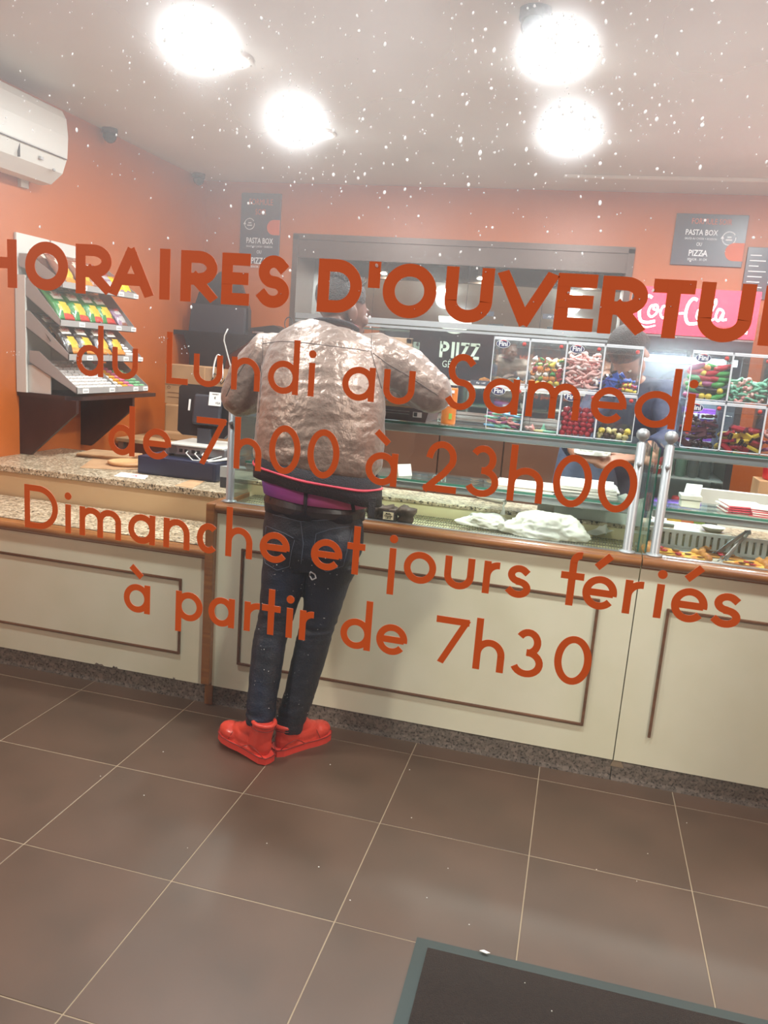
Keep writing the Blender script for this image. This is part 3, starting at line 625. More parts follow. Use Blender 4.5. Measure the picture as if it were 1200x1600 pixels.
# ============================================================ LEFT: SNACK SHELF
sh = thing('bracket_shelf', 'dark brown wooden wall shelf with angled bracket boards carrying the snack rack', 'shelf', (XW, 1.25, 1.2))
b_ = MB().prism([(0, -.36), (.30, -.36), (.37, -.30), (.37, .46), (0, .46)], .022, M=T(0, 0, -.022)); b_.build('shelf_board', M['wenge'], sh)
for y, n in ((-.345, 'bracket_board'), (.21, 'bracket_board')):
    MB().prism([(0, -.345), (.07, -.345), (.36, -.09), (.36, -.022), (0, -.022)], .022, M=T(0, y+.022, 0) @ RX(PI/2)).build(n, M['wenge'], sh)
rk = thing('snack_rack', 'grey stepped wall rack of snack trays standing on the brown shelf', 'rack', (XW+.006, 1.24, 1.2))
pl = mat('grey_translucent_plastic', 'aaa6a2', .35, trans=.25); MB().box((0, -.36, .0), (.012, -.09, .835)).build('back_panel', M['white'], rk); MB().box((0, -.075, .0), (.012, .19, .835)).build('back_panel', M['white'], rk)
MB().box((0.012, -.36, 0.0), (.06, -.345, .62)).build('side_post', M['white'], rk); MB().box((.012, -.34, .001), (.2, -.335, .15)).build('side_post', M['white'], rk)
TR = [(-.734, 1.764, -.998, 1.865, 1.76), (-.747, 1.566, -.998, 1.741, 1.575), (-.697, 1.389, -.998, 1.571, 1.395), (-.647, 1.214, -.94, 1.362, 1.22)]
lipy = (.885-1.24, 1.60-1.24)
for i, (xf, zf, xb, zb, zz) in enumerate(TR):
    t = MB(); X0, Z0, X1, Z1 = xf-XW, zf-1.2, xb-XW, zb-1.2; ya, yb = lipy
    t.box((X0-.004, ya, Z0), (X0, yb, Z0+.036))
    t.add([(X0, ya, Z0), (X0, yb, Z0), (X1, yb, Z1), (X1, ya, Z1), (X0, ya, Z0+.004), (X0, yb, Z0+.004), (X1, yb, Z1+.004), (X1, ya, Z1+.004)], [(0, 3, 2, 1), (4, 5, 6, 7), (0, 1, 5, 4), (1, 2, 6, 5), (2, 3, 7, 6), (3, 0, 4, 7)])
    for y in (ya, (ya+yb)/2+.02, yb-.003): t.prism([(X0, Z0), (X0, Z0+.036), (X1+.06, Z1+.065), (X1, Z1+.065), (X1, Z1)], .003, M=T(0, y+.003, 0) @ RX(PI/2))
    tro = t.build('tray', pl, rk)
    for y in ([.16, .52, .68] if i != 3 else [.05, .3, .55, .66]):
        l = MB().box((X0, 0, Z0+.006), (X0+.002, .052, Z0+.03)).box((X0+.0022, .006, Z0+.012), (X0+.0025, .046, Z0+.022), 1).build('price_label', [M['paper'], M['grey']], tro); l.location = (0, ya+y, 0)
def bag_mesh(nm, w_, h_, th, cols):
    """pillow packet: crimped ends, printed front. cols: body, badge, picture, accent"""
    mb = MB(); nx, ny = 9, 12; vs = []; fs = []; mi = []
    for side in (1, -1):
        for j in range(ny+1):
            for i in range(nx+1):
                u, v = i/nx, j/ny; t_ = max(0, math.sin(PI*u))**.6*max(0, math.sin(PI*min(1, max(0, (v-.06)/.88))))**.5
                z = th/2*t_*side+.003*math.sin(9*u+7*v+nx)*t_
                vs.append(((u-.5)*w_*(1-.05*math.sin(PI*v)), (v-.5)*h_, z+th/2))
    n = (nx+1)*(ny+1)
    def mi_of(u, v):
        if (u-.5)**2/.1+(v-.68)**2/.016 < 1: return 1
        if v < .5 and v > .12 and (u-.55)**2/.13+(v-.33)**2/.03 < 1: return 2
        if v <= .2 and u > .3: return 3
        return 0
    for s_ in range(2):
        for j in range(ny):
            for i in range(nx):
                a = s_*n+j*(nx+1)+i; f_ = (a, a+1, a+nx+2, a+nx+1); mb.f.append(f_ if s_ == 0 else f_[::-1]); mb.m.append(mi_of((i+.5)/nx, (j+.5)/ny) if s_ == 0 else 0); mb.sm.append(True)
    mb.v = [Vector(v) for v in vs]
    return mb.mesh(nm, cols)
def foil(n, c, r=.28): return mat(n, c, r, 0, bump=.6, bscale=30, coat=.4)
F = dict(green=foil('foil_green', '2f7a3c'), yel=foil('foil_yellow', 'e2b23c'), oran=foil('foil_orange', 'd8862c'), red=foil('foil_red', 'c8372c'), blk=foil('foil_black', '2a2420'), brn=foil('foil_brown', '8a5a48'), cream=foil('foil_cream', 'e3dccb'), purp=foil('foil_mauve', '8f7488'), silver=foil('foil_silver', 'b8b4b2'), yb=foil('foil_bright_yellow', 'f0c818'))
bags = {'g': bag_mesh('bag', .155, .21, .05, [F['green'], F['cream'], F['yel'], F['red']]), 'k': bag_mesh('bag', .15, .2, .05, [F['blk'], F['cream'], F['yel'], F['oran']]),
        'b': bag_mesh('bag', .15, .18, .05, [F['brn'], F['cream'], F['yel'], F['oran']]), 'y': bag_mesh('bag', .10, .12, .035, [F['yb'], F['yel'], F['yb'], F['purp']]), 'm': bag_mesh('bag', .11, .13, .035, [F['purp'], F['silver'], F['silver'], F['brn']])}
def on_tray(i, u, y, lift=.006, rz=0.0, steep=None):
    """matrix on the slope of tray i: u = 0 front .. 1 wall"""
    xf, zf, xb, zb, _ = TR[i]; L = math.hypot(xb-xf, zb-zf); c, s = (xf-xb)/L, (zb-zf)/L
    if steep: c, s = math.cos(math.radians(steep)), math.sin(math.radians(steep))
    R3 = Matrix(((0, -c, s, 0), (1, 0, 0, 0), (0, s, c, 0), (0, 0, 0, 1)))
    return T(xf+(xb-xf)*u, y, zf+(zb-zf)*u) @ R3 @ T(0, 0, lift) @ RZ(rz)
BG = [  # tray, u, y, kind, label
 (1, .45, .965, 'g', 'green crisp packet nearest the window on the second rack tray'), (1, .42, 1.10, 'g', 'second green crisp packet on the second rack tray, yellow crisps on the front'), (1, .42, 1.235, 'g', 'third green crisp packet on the second rack tray, beside the divider'), (1, .45, 1.36, 'g', 'green crisp packet past the divider on the second rack tray'),
 (1, .30, 1.50, 'm', 'small mauve packet on the far end of the second rack tray'),
 (2, .45, .965, 'k', 'black crisp packet nearest the window on the third rack tray'), (2, .42, 1.10, 'k', 'second black crisp packet on the third rack tray, orange crisps on the front'), (2, .42, 1.26, 'k', 'third black crisp packet on the third rack tray, beyond the grey divider'), (2, .42, 1.39, 'k', 'farthest black crisp packet on the third rack tray'),
 (0, .45, .965, 'b', 'brown crisp packet at the near end of the top rack tray'), (0, .4, 1.11, 'b', 'second brown crisp packet on the top rack tray'), (0, .4, 1.25, 'b', 'third brown crisp packet on the top rack tray'),
 (0, .35, 1.36, 'm', 'mauve snack packet on the top rack tray beside the yellow ones'), (0, .3, 1.46, 'y', 'bright yellow snack packet on the top rack tray'), (0, .22, 1.55, 'y', 'bright yellow snack packet at the far end of the top rack tray')]
rnd = random.Random(11)
for i, u, y, k, lb in BG:
    for layer in range(2 if k in 'gkb' else 1):
        o = link('snack_packet', bags[k]); hh = {'g': .105, 'k': .10, 'b': .09, 'y': .06, 'm': .065}[k]; o.matrix_world = on_tray(i, .10+layer*.30, y+rnd.uniform(-.008, .008), .004, 0, 52-4*layer) @ T(0, hh, 0) @ RZ(rnd.uniform(-.07, .07))
        tag(o, lb if layer == 0 else lb.replace(' packet', ' packet leaning on top of the', 1).replace('top of the ', 'top, behind the ', 1) if False else (lb if layer == 0 else 'upper: '+lb), 'crisps', 'snack packets on the wall rack')
        text('print', "Lay's", T(0, .035, .052 if k in 'gkb' else .036), .035, F['red'], o, sx=.9)
# boxes of chewing gum and sweets on the lowest tray
gm = [M['paper'], mat('gum_red', 'cf3a3a', .4), mat('gum_green', '7fb98a', .4), mat('gum_orange', 'e0a23c', .4), mat('gum_pink', 'd87a94', .4)]
def gum(c): return MB().box((-.026, -.008, 0), (.026, .008, .034), bev=.001).box((-.0262, -.0082, .004), (.0262, .0082, .011), 1).mesh('gum_packet', [M['paper'] if c < 2 else gm[c], gm[c if c > 1 else 1]])
gms = [gum(c) for c in range(5)]
ORD = ['first', 'second', 'third', 'fourth', 'fifth', 'sixth', 'seventh', 'eighth', 'ninth']
names = ['white', 'white', 'green', 'orange', 'pink']
for lane in range(11):
    y = .92+lane*.0615; c = [1, 1, 1, 0, 1, 1, 0, 3, 4, 2, 2][lane]
    for k in range(9):
        if lane > 8 and k > 5: continue
        o = link('gum_packet', gms[c]); o.matrix_world = on_tray(3, .06+k*.1, y, .004, rnd.uniform(-.05, .05))
        nm = ['first', 'second', 'third', 'fourth', 'fifth', 'sixth', 'seventh', 'eighth', 'ninth', 'tenth', 'eleventh'][lane]
        tag(o, f'small {names[c]} gum packet, {nm} lane of the lowest tray, {ORD[k]} from its front', 'chewing gum', f'{nm} lane of gum packets on the lowest rack tray')
for k in range(7):
    o = link('gum_packet', gms[1]); o.matrix_world = on_tray(2, .08+k*.09, 1.50+rnd.uniform(-.004, .004), .006, .03); o.scale = (1.8, 1, 1)
    tag(o, ORD[k]+' white and red gum packet from the front, far end of the third tray', 'chewing gum', 'gum packets at the far end of the third tray')

# ============================================================ TILL AND THINGS ON THE RAISED COUNTER
ZG = .853
dw = thing('cash_drawer', 'dark navy metal cash drawer on the granite worktop at left of the glass screen', 'cash drawer', (.04, .92, ZG))
MB().box((-.23, -.17, .002), (.21, .2, .094), bev=.004).build('case', M['navy'], dw); MB().box((-.215, -.173, .012), (.195, -.169, .085), bev=.001).build('drawer_front', M['navy'], dw)
for sx in (-.19, .17): MB().lathe([(.012, 0), (.012, .003)], 10, M=T(sx, .1, -.001)).build('foot', M['black'], dw)
tp = thing('till_computer', 'silver-grey till computer with round fan grille on top of the navy cash drawer', 'computer', (.04, .98, ZG+.094))
MB().box((-.13, -.13, .012), (.21, .15, .06), bev=.004).build('case', M['steel'], tp); MB().box((-.12, -.14, .06), (.2, .15, .070), bev=.003).build('cover', M['white'], tp)
fg = MB(); 
for r in (.021, .014, .007): ribbon(fg, [(r*math.cos(a*PI/12), r*math.sin(a*PI/12)) for a in range(25)], .0022, 0, lambda x, z, d: (x-.085, -.1305-d, z+.036), .001)
fg.build('fan_grille', M['black'], tp)
for k, x in enumerate((-.04, -.01, .03, .06, .1)): MB().box((x-.009, -.133, .026), (x+.009, -.129, .044), bev=.001).build('port', M['black'], tp)
for x in (-.11, .18): MB().box((x-.01, -.11, 0), (x+.01, -.09, .012)).build('foot', M['black'], tp)
for k, x in enumerate((.0, .05, .09)):
    MB().tube([(x, -.13, .035), (x+.01, -.17, .03), (x+.06, -.19, .0), (x+.13, -.18, .004+.006*k), (x+.2, -.12, .03)], .0035).build('cable', M['white'], tp)
sc_ = thing('till_screen', 'black till touch screen seen from behind, with a white payment sticker', 'screen', (.07, .98, ZG+.165))
A = RX(math.radians(-9))
MB().prism([(-.12, 0), (.12, .0), (.165, .05), (.165, .255), (.15, .27), (-.14, .27), (-.165, .25), (-.15, .02)], .03, M=T(0, 0, .03) @ A @ RX(PI/2)).build('housing', M['black'], sc_)
MB().box((-.06, -.06, .06), (.1, -.028, .22), bev=.012, M=T(0, 0, .03) @ A).build('back_cover', M['blackg'], sc_)
MB().box((-.10, -.033, .13), (-.088, -.029, .19), bev=.002, M=T(0, 0, .03) @ A).build('slot', M['paper'], sc_)
MB().box((-.03, -.04, -.10), (.05, .0, .08), bev=.006).build('stand', M['blackg'], sc_)
st = MB().box((.03, -.0635, .165), (.10, -.0615, .235), M=T(0, 0, .03) @ A).build('sticker', M['paper'], sc_)
for s_, x, z, z2 in (('VISA', .083, .175, .016), ('€', .065, .2, .018), ('PAIEMENT', .065, .222, .009)): text('print', s_, T(0, 0, .03) @ A @ T(x, -.064, z) @ FACE, z2, M['black'], st, sx=.9)
# second screen and printer, half hidden by the customer
s2 = thing('second_screen', 'dark monitor behind the glass left of the customer\'s jacket', 'screen', (.42, 1.0, ZG+.0))
MB().box((-.16, -.02, .15), (.14, .01, .34), bev=.006).build('housing', M['blackg'], s2); MB().box((-.02, 0, 0), (.02, .03, .2)).build('stand', M['black'], s2); MB().box((-.12, -.08, 0), (.12, .12, .012), bev=.003).build('base', M['black'], s2)
pr_ = thing('receipt_printer', 'pale grey receipt printer with slanted top behind the left glass post', 'printer', (.40, .72, ZG)); MB().box((-.08, -.07, .0), (.14, .09, .052), bev=.004).build('drawer', M['blackg'], pr_)
MB().prism([(-.07, .052), (.09, .052), (.09, .09), (-.07, .105)], .22, M=T(-.08, 0, 0) @ Matrix(((0, 0, 1, 0), (1, 0, 0, 0), (0, 1, 0, 0), (0, 0, 0, 1)))).build('case', M['grey'], pr_)
MB().tube([(-.03, -.07, .035), (-.03, -.085, .035), (.05, -.085, .03), (.05, -.07, .03)], .003).build('handle', M['chrome'], pr_)
# kraft paper, tray and flyers
def slab(name, pts, z, th, m_, lb, cat, n=1, group=None, kind=None):
    P_ = [at(*p, Z=z) for p in pts]; c = sum(P_, Vector())/len(P_); Q = [(p.x-c.x, p.y-c.y) for p in P_]
    ar = sum(Q[i][0]*Q[(i+1) % len(Q)][1]-Q[(i+1) % len(Q)][0]*Q[i][1] for i in range(len(Q)))
    if ar < 0: Q = Q[::-1]
    o = MB().prism(Q, th).build(name, m_); o.location = (c.x, c.y, z); return tag(o, lb, cat, group, kind)
for k in range(3): 
    o = MB().box((-.14, -.1, 0), (.16, .1, .0085), bev=.002).build('kraft_bag', M['kraft']); o.location = (-.62+.01*k, 1.14-.01*k, ZG+k*.009); o.rotation_euler = (0, 0, .08*k)
    tag(o, ['bottom flat kraft paper bag of the pile under the brown shelf', 'middle flat kraft paper bag of the pile under the brown shelf', 'top flat kraft paper bag of the pile under the brown shelf'][k], 'paper bag', 'flat kraft bags under the shelf')
slab('kraft_sheet', [(125, 731), (152, 712), (248, 717), (248, 733), (180, 734)], ZG+.0005, .002, M['kraft'], 'flat sheet of kraft paper under the round wooden tray', 'paper')
c = at(200, 726, Z=ZG+.003); wp = MB().lathe([(.0, .0), (.085, 0), (.094, .008), (.096, .018), (.086, .021), (.08, .012), (.0001, .01)], 32, M=T(0, 0, 0)).build('wooden_tray', mat('pale_wood', 'cfa272', .45, col2='bf9262', scale=6)); wp.location = c; wp.scale = (1.12, 1.12, 1)
tag(wp, 'round pale wooden coin tray lying on kraft paper', 'tray')
for k, (pts, th, lb) in enumerate((([(178, 744), (190, 738), (232, 743), (226, 749)], .001, 'small white flyer with print near the granite edge, below the wooden tray'), ([(178+95, 759), (300, 749), (322, 751), (300, 763)], .001, 'crumpled kraft paper scrap on the granite edge by the cash drawer'))):
    o = slab('flyer', pts, ZG+.0005, th, [M['paper'], M['kraft']][k], lb, 'paper')
    if k == 0: text('print', '-10%', T(0, -.012, .0015), .035, M['red'], o)
bx = tag(MB().box((-.045, -.05, 0), (.045, .05, .06), bev=.002).build('white_carton', M['paper']), 'small white carton beside the cash drawer, at its left back corner', 'box'); bx.location = (-.255, 1.14, ZG)
# small table in the left back corner with cartons and bag
tb = thing('side_table', 'small side table in the left back corner under cartons', 'table', (-.65, 2.25, 0))
MB().box((-.34, -.45, .85), (.3, .5, .875), bev=.003).build('tabletop', M['beige'], tb)
for sx in (-.31, .27):
    for sy in (-.42, .47): MB().box((sx-.02, sy-.02, 0), (sx+.02, sy+.02, .85)).build('leg', M['steel'], tb)
a = at(258, 631, Y=2.0); cb = thing('carton', 'flat brown cardboard carton with printed lines, upright in the left back corner', 'box', (-.63, 2.03, 1.115))
MB().box((-.12, -.03, 0), (.17, .14, .265), bev=.003).build('box', M['card'], cb)
MB().box((-.121, -.0315, .128), (.171, -.0302, .131)).build('flap_seam', M['woodd'], cb)
for z_, w_ in ((.075, .16), (.045, .2)): MB().box((-.1, -.0312, z_), (-.1+w_, -.0302, z_+.003)).build('print', M['woodd'], cb)
text('print', 'O', T(-.09, -.0312, .1) @ FACE, .03, M['woodd'], cb)
c2 = thing('lower_carton', 'plain cardboard carton with rounded front edge, under the printed carton', 'box', (-.6, 2.02, .875)); MB().box((-.14, -.04, .0), (.2, .17, .24), bev=.012).build('box', M['card'], c2); MB().box((-.13, -.075, .0), (.23, -.04, .06), bev=.015).build('rolled_paper', M['card'], c2)
kb = thing('paper_bag', 'kraft paper carrier bag with white handle, left behind the till screen', 'paper bag', (-.36, 2.06, .875))
MB().add([(-.1, -.05, 0), (.12, -.05, 0), (.12, .05, 0), (-.1, .05, 0), (-.11, -.055, .5), (.13, -.055, .5), (.13, .03, .5), (-.11, .03, .5)], [(0, 3, 2, 1), (0, 1, 5, 4), (1, 2, 6, 5), (2, 3, 7, 6), (3, 0, 4, 7)]).build('bag', M['kraft'], kb)
MB().tube([(-.04+.035*math.sin(q*PI/12-PI/2)+.035, -.06, .44+.15*math.sin(q*PI/12)) for q in range(13)], .006).build('handle', M['paper'], kb)
MB().tube([(-.05, -.058, .42), (-.03, -.06, .47), (.0, -.058, .45), (.02, -.058, .40), (.05, -.058, .44), (.09, -.058, .45)], .003).build('print', M['black'], kb)
MB().lathe([(.014, 0), (.014, .003)], 12, M=T(.01, -.058, .43) @ RX(PI/2)).build('print', M['paper'], kb)
# black corner shelf with monitor
cs = thing('corner_shelf', 'black wall shelf in the left back corner with tapered support', 'shelf', (XW, YB, 1.585))
MB().prism([(0.005, -.005), (.005, -.46), (.72, -.46), (.72, -.005)][::-1], .03).build('board', M['black'], cs)
MB().prism([(.08, 0), (.62, 0), (.42, -.14), (.36, -.5), (.14, -.5), (.13, -.14)][::-1], .03, M=T(0, -.42, 0) @ RX(PI/2)).build('support', M['black'], cs)
mo = thing('corner_monitor', 'black monitor leaning on the black corner shelf, seen from behind', 'monitor', (-.72, 2.72, 1.616))
MB().prism([(-.22, 0), (.26, 0), (.25, .18), (.17, .36), (.07, .44), (0, .44), (-.16, .28), (-.19, .17)], .05, M=RX(math.radians(-5)) @ RX(PI/2)).build('housing', M['black'], mo)
MB().prism([(-.2, .0), (.24, .0), (.24, .19), (-.18, .2)], .04, M=T(0, -.05, 0) @ RX(PI/2)).build('base', M['blackg'], mo)
ph = thing('black_telephone', 'black desk telephone with silver edge on the corner shelf', 'telephone', (-.33, 2.68, 1.616)); MB().prism([(-.1, 0), (.22, 0), (.24, .03), (.1, .08), (-.08, .05)], .14, M=T(0, .05, 0) @ RX(PI/2)).build('body', M['black'], ph); MB().box((-.06, -.095, .012), (.03, -.088, .03), bev=.004).build('silver_trim', M['chrome'], ph)
MB().tube([(.2+.03*math.cos(q), -.05, .1+.045*math.sin(q)) for q in [x*.4 for x in range(-2, 11)]], .004).build('cord', M['black'], ph)
ck = [at(356, 514, Y=.24), at(351, 524, Y=.24), at(350, 532, Y=.24), at(356, 556, Y=.24), at(363, 583, Y=.24), Vector((.632, .24, 1.2995))]
cb_ = MB().tube([p-ck[-1] for p in ck], .0028).build('white_cable', M['white']); cb_.location = ck[-1]; tag(cb_, 'thin bent white cable rising beside the customer\'s left elbow', 'cable')
# ============================================================ SWEETS DISPENSERS ON THE UPPER GLASS SHELF
rnd = random.Random(5)
ZS = 1.2985
navyp = mat('logo_navy', '20295c', .4); redp = mat('logo_red', 'd0392f', .4); orp = mat('logo_orange', 'e0762c', .4)
def cmat(n, c, r=.35): return mat('candy_'+n, c, r, coat=.2)
CM = {k: cmat(k, v) for k, v in dict(white='fbf6f0', pink='f7c6bd', rose='f0a59e', green='3f9d4a', lime='9ccf5a', mint='7fc4a4', yellow='ecd24a', orange='e48d3a', red='b3152c', blue='2f57b0', lblue='79b7d8', cream='eadf9c', brown='4a2f22', choco='3a211a', violet='a04a7a', black='221c20', maroon='5a2230').items()}
def seg_tube(pts, r, m2, n=8, name='candy'):
    return MB().tube(pts, r, n=n).mesh(name, m2)
U = dict(
 ring=lambda c: MB().lathe([(.0065+.0042*math.cos(a*PI/4), .0042*math.sin(a*PI/4)) for a in range(9)], 12).mesh('candy', CM[c]),
 ball=lambda c: MB().ell((0, 0, 0), (.0125, .0125, .0115), n=12, m=8).mesh('candy', CM[c]),
 teeth=lambda c: MB().tube([(.012*math.cos(q), .012*math.sin(q), .002*math.sin(3*q)) for q in [x*.35 for x in range(9)]], [.004, .0055, .006, .006, .006, .006, .006, .0055, .004], n=8).mesh('candy', CM[c]),
 worm=lambda c: MB().tube([(x*.009-.027, .004*math.sin(x*1.3), 0) for x in range(7)], [.003, .0048, .005, .005, .005, .0048, .003], n=8).mesh('candy', CM[c]),
 pepper=lambda c: MB().tube([(-.03, 0, .003), (-.02, .001, 0), (-.006, 0, 0), (.01, .001, .001), (.022, .002, .003), (.032, .002, .008)], [.006, .0105, .0115, .010, .008, .002], n=10).mesh('candy', CM[c]),
 mush=lambda c: MB().lathe([(.005, -.014), (.006, -.002), (.0125, 0), (.012, .006), (.007, .010), (.0005, .0115)], 12).mesh('candy', CM[c]),
 drop=lambda c: MB().lathe([(.0005, .016), (.005, .008), (.010, 0), (.0115, -.006), (.008, -.010), (.0005, -.0105)], 12).mesh('candy', CM[c]),
 wrap=lambda c: MB().tube([(-.026, 0, 0), (-.018, 0, 0), (-.015, 0, 0), (-.012, 0, 0), (.012, 0, 0), (.015, 0, 0), (.018, 0, 0), (.026, 0, 0)], [.009, .006, .003, .0085, .0085, .003, .006, .009], n=8, flat=.8).mesh('candy', CM[c]),
 bar=lambda c: MB().box((-.030, -.011, -.006), (.030, .011, .006), bev=.003).box((-.030, -.0112, -.0062), (-.022, .0112, .0062), 1).box((.022, -.0112, -.0062), (.030, .0112, .0062), 1).mesh('candy', [CM[c], CM['black'] if c in ('yellow', 'blue') else CM['maroon']]),
)
cache = {}
def cme(sh_, c):
    if (sh_, c) not in cache: cache[(sh_, c)] = U[sh_](c)
    return cache[(sh_, c)]
CN = dict(rose='deep pink', lblue='pale blue', mint='pale green', choco='dark brown', lime='light green')
SN = dict(ring='ring', ball='ball', teeth='curved gummy', worm='gummy worm', pepper='pepper-shaped sweet', mush='mushroom-shaped sweet', drop='jelly drop', wrap='wrapped sweet', bar='wrapped bar')
def fill(x0, x1, z0, zt, kinds, step, label, group, y0=.205, layers=3, cat='sweet', rotfull=True, left=1.0, nm='sweet'):
    z = z0+step*.42; row = 0; back = MB(); bmats = []
    while z < zt:
        n = int((x1-x0-.008)/step); off = (row % 2)*step*.4
        for ly in range(layers):
            for k in range(n):
                x = x0+.004+step*(.5+k)+off*.5+rnd.uniform(-.12, .12)*step
                if x > x1-step*.45: x = x1-step*.45
                if z > zt-step*.8 and rnd.random() < .35: continue
                if rnd.random() > left: continue
                s_, c = rnd.choice(kinds)
                loc_ = (x, y0+step*.5+ly*step*.9+rnd.uniform(0, .002), z+rnd.uniform(-.1, .1)*step)
                rot_ = (rnd.uniform(-1.4, 1.4), rnd.uniform(-.6, .6), rnd.uniform(-.7, .7)) if rotfull is True else (rnd.uniform(-.5, .5), rnd.uniform(-.3, .3), rnd.uniform(-.35, .35)) if rotfull is False else (rnd.uniform(.9, 1.6), rnd.uniform(-3, 3), 0)
                me_ = cme(s_, c)
                if ly == 0:
                    o = link(nm, me_); o.location = loc_; o.rotation_euler = rot_; tag(o, f"{CN.get(c, c)} {SN[s_]} {label}, {['bottom', 'second', 'third', 'fourth', 'fifth', 'sixth', 'seventh', 'top'][min(row, 7)]} layer, {['left', 'middle', 'right'][min(2, max(0, int(3*(x-x0)/(x1-x0))))]}", cat, group)
                else:
                    M_ = T(*loc_) @ Euler(rot_).to_matrix().to_4x4()
                    if me_.materials[0] not in bmats: bmats.append(me_.materials[0])
                    back.add([v.co for v in me_.vertices], [list(p.vertices) for p in me_.polygons], bmats.index(me_.materials[0]), True, M_)
        z += step*.72; row += 1
    if back.v: tag(back.build('heaped_sweets', bmats), 'rest of the sweets heaped behind the front ones '+label, 'sweets', kind='stuff')
def dispenser(x0, ncol, lb, cat='sweets dispenser'):
    W_, H_, D_ = .1362, .172, .19
    t = thing('sweets_dispenser', lb, cat, (x0, .2, ZS))
    for r in range(2):
        for c in range(ncol):
            xa, za = c*W_, r*(H_+.004)+.002; e_ = .0022
            b_ = bpy.data.objects.new('bin', None)
            mb = MB()
            mb.box((xa, 0, za), (xa+e_, D_, za+H_)).box((xa+W_-e_-.0006, 0, za), (xa+W_-.0006, D_, za+H_)).box((xa, 0, za), (xa+W_-.0006, D_, za+e_)).box((xa, D_-e_, za), (xa+W_-.0006, D_, za+H_)).box((xa+e_, .0, za+e_), (xa+W_-e_, .0016, za+H_*.72))
            bo = mb.build('bin', M['acrylic'], t)
            ed = MB()
            for p, q in (((xa-.0004, -.0022, za-.0004), (xa+.0024, 0, za+H_)), ((xa+W_-.0034, -.0022, za), (xa+W_-.0008, 0, za+H_)), ((xa, -.0022, za-.0004), (xa+W_-.0008, 0, za+.0026)), ((xa, -.0022, za+H_-.006), (xa+W_-.0008, .0, za+H_))): ed.box(p, q)
            ed.build('edge', M['acrye'], bo)
            MB().box((xa+.003, -.004, za+H_-.034), (xa+W_-.004, -.0015, za+H_-.007), bev=.001).build('flap', M['acrylic'], bo)
            MB().box((xa+.003, -.0042, za+H_-.011), (xa+W_-.004, .0, za+H_-.007)).build('hinge', M['acrye'], bo)
            dd = MB().lathe([(.0075, 0), (.0075, .0012)], 16, M=T(xa+W_*.84, -.0042, za+H_-.022) @ RX(PI/2)).build('price_dot', redp, bo)
            if (r + c) % 2 == (1 if r == 1 else 0) and True:
                if c % 2 == 0: logo(bo, xa+.036, za+H_-.026)
            elif c % 2 == 0: logo(bo, xa+.036, za+H_-.026)
    return t
def logo(par, x, z, s=1.0):
    l = MB().prism([(.026*s*math.cos(a*PI/14), .0155*s*math.sin(a*PI/14)) for a in range(28)], .0008, M=T(x, -.0045, z) @ RX(PI/2)).build('logo', M['wvinyl'], par)
    MB().prism([(.0243*s*math.cos(a*PI/14), .0138*s*math.sin(a*PI/14)) for a in range(28)], .0004, M=T(x, -.0054, z) @ RX(PI/2)).build('logo', navyp, par)
    text('logo', 'Fini', T(x, -.0062, z-.0075) @ FACE, .025*s, M['wvinyl'], par, sx=1.0, bold=.0007)
    mb = MB(); ribbon(mb, [(x+.013*math.cos(math.radians(a)), z+.005+.008*math.sin(math.radians(a))) for a in range(30, 151, 20)], .0025, 0, lambda xx, zz, d: (xx, -.0062-d, zz), .0003); mb.build('logo', redp, par)
d1 = dispenser(1.640, 4, 'left clear sweets dispenser of eight bins on the upper glass shelf')
d2 = dispenser(2.352, 4, 'right clear sweets dispenser beyond the two steel posts, cut by the picture edge')
W_, R1, R0 = .1362, ZS+.180, ZS+.005
def bx_(x0, c): return x0+c*W_+.003, x0+(c+1)*W_-.004
a, b_ = bx_(1.64, 1); fill(a, b_, R1, R1+.098, [('ring', 'white'), ('ring', 'green'), ('ring', 'orange'), ('drop', 'yellow'), ('drop', 'red'), ('ring', 'pink'), ('drop', 'white'), ('ring', 'lime'), ('ball', 'orange'), ('drop', 'green')], .024, 'in the second upper bin', 'mixed jelly sweets in the upper bin')
a, b_ = bx_(1.64, 2); fill(a, b_, R1, R1+.125, [('teeth', 'pink'), ('teeth', 'rose'), ('teeth', 'pink'), ('worm', 'pink'), ('teeth', 'white')], .022, 'in the third upper bin', 'pink gummies in the upper bin')
a, b_ = bx_(1.64, 3); fill(a, b_-.055, R1, R1+.052, [('bar', 'blue')], .018, 'in the fourth upper bin', 'blue wrapped sweets', rotfull='up')
fill(a+.06, b_, R1, R1+.05, [('wrap', 'yellow'), ('wrap', 'blue'), ('wrap', 'red'), ('bar', 'yellow')], .022, 'beside the blue bars, fourth upper bin', 'yellow wrapped sweets', rotfull=False)
a, b_ = bx_(1.64, 0); fill(a, b_, R0, R0+.055, [('worm', 'rose'), ('worm', 'lblue'), ('worm', 'rose'), ('worm', 'mint'), ('worm', 'yellow'), ('worm', 'violet')], .021, 'in the lower left bin', 'rainbow gummy worms', rotfull=False)
a, b_ = bx_(1.64, 2); fill(a, b_, R0, R0+.105, [('ball', 'red')], .0235, 'in the lower bin of red balls', 'red balls in the lower bin', rotfull=False)
a, b_ = bx_(1.64, 3); fill(a, b_, R0, R0+.040, [('mush', 'cream'), ('mush', 'brown'), ('mush', 'cream'), ('mush', 'yellow')], .0235, 'in the fourth lower bin', 'mushroom candies')
a, b_ = bx_(1.64, 1)
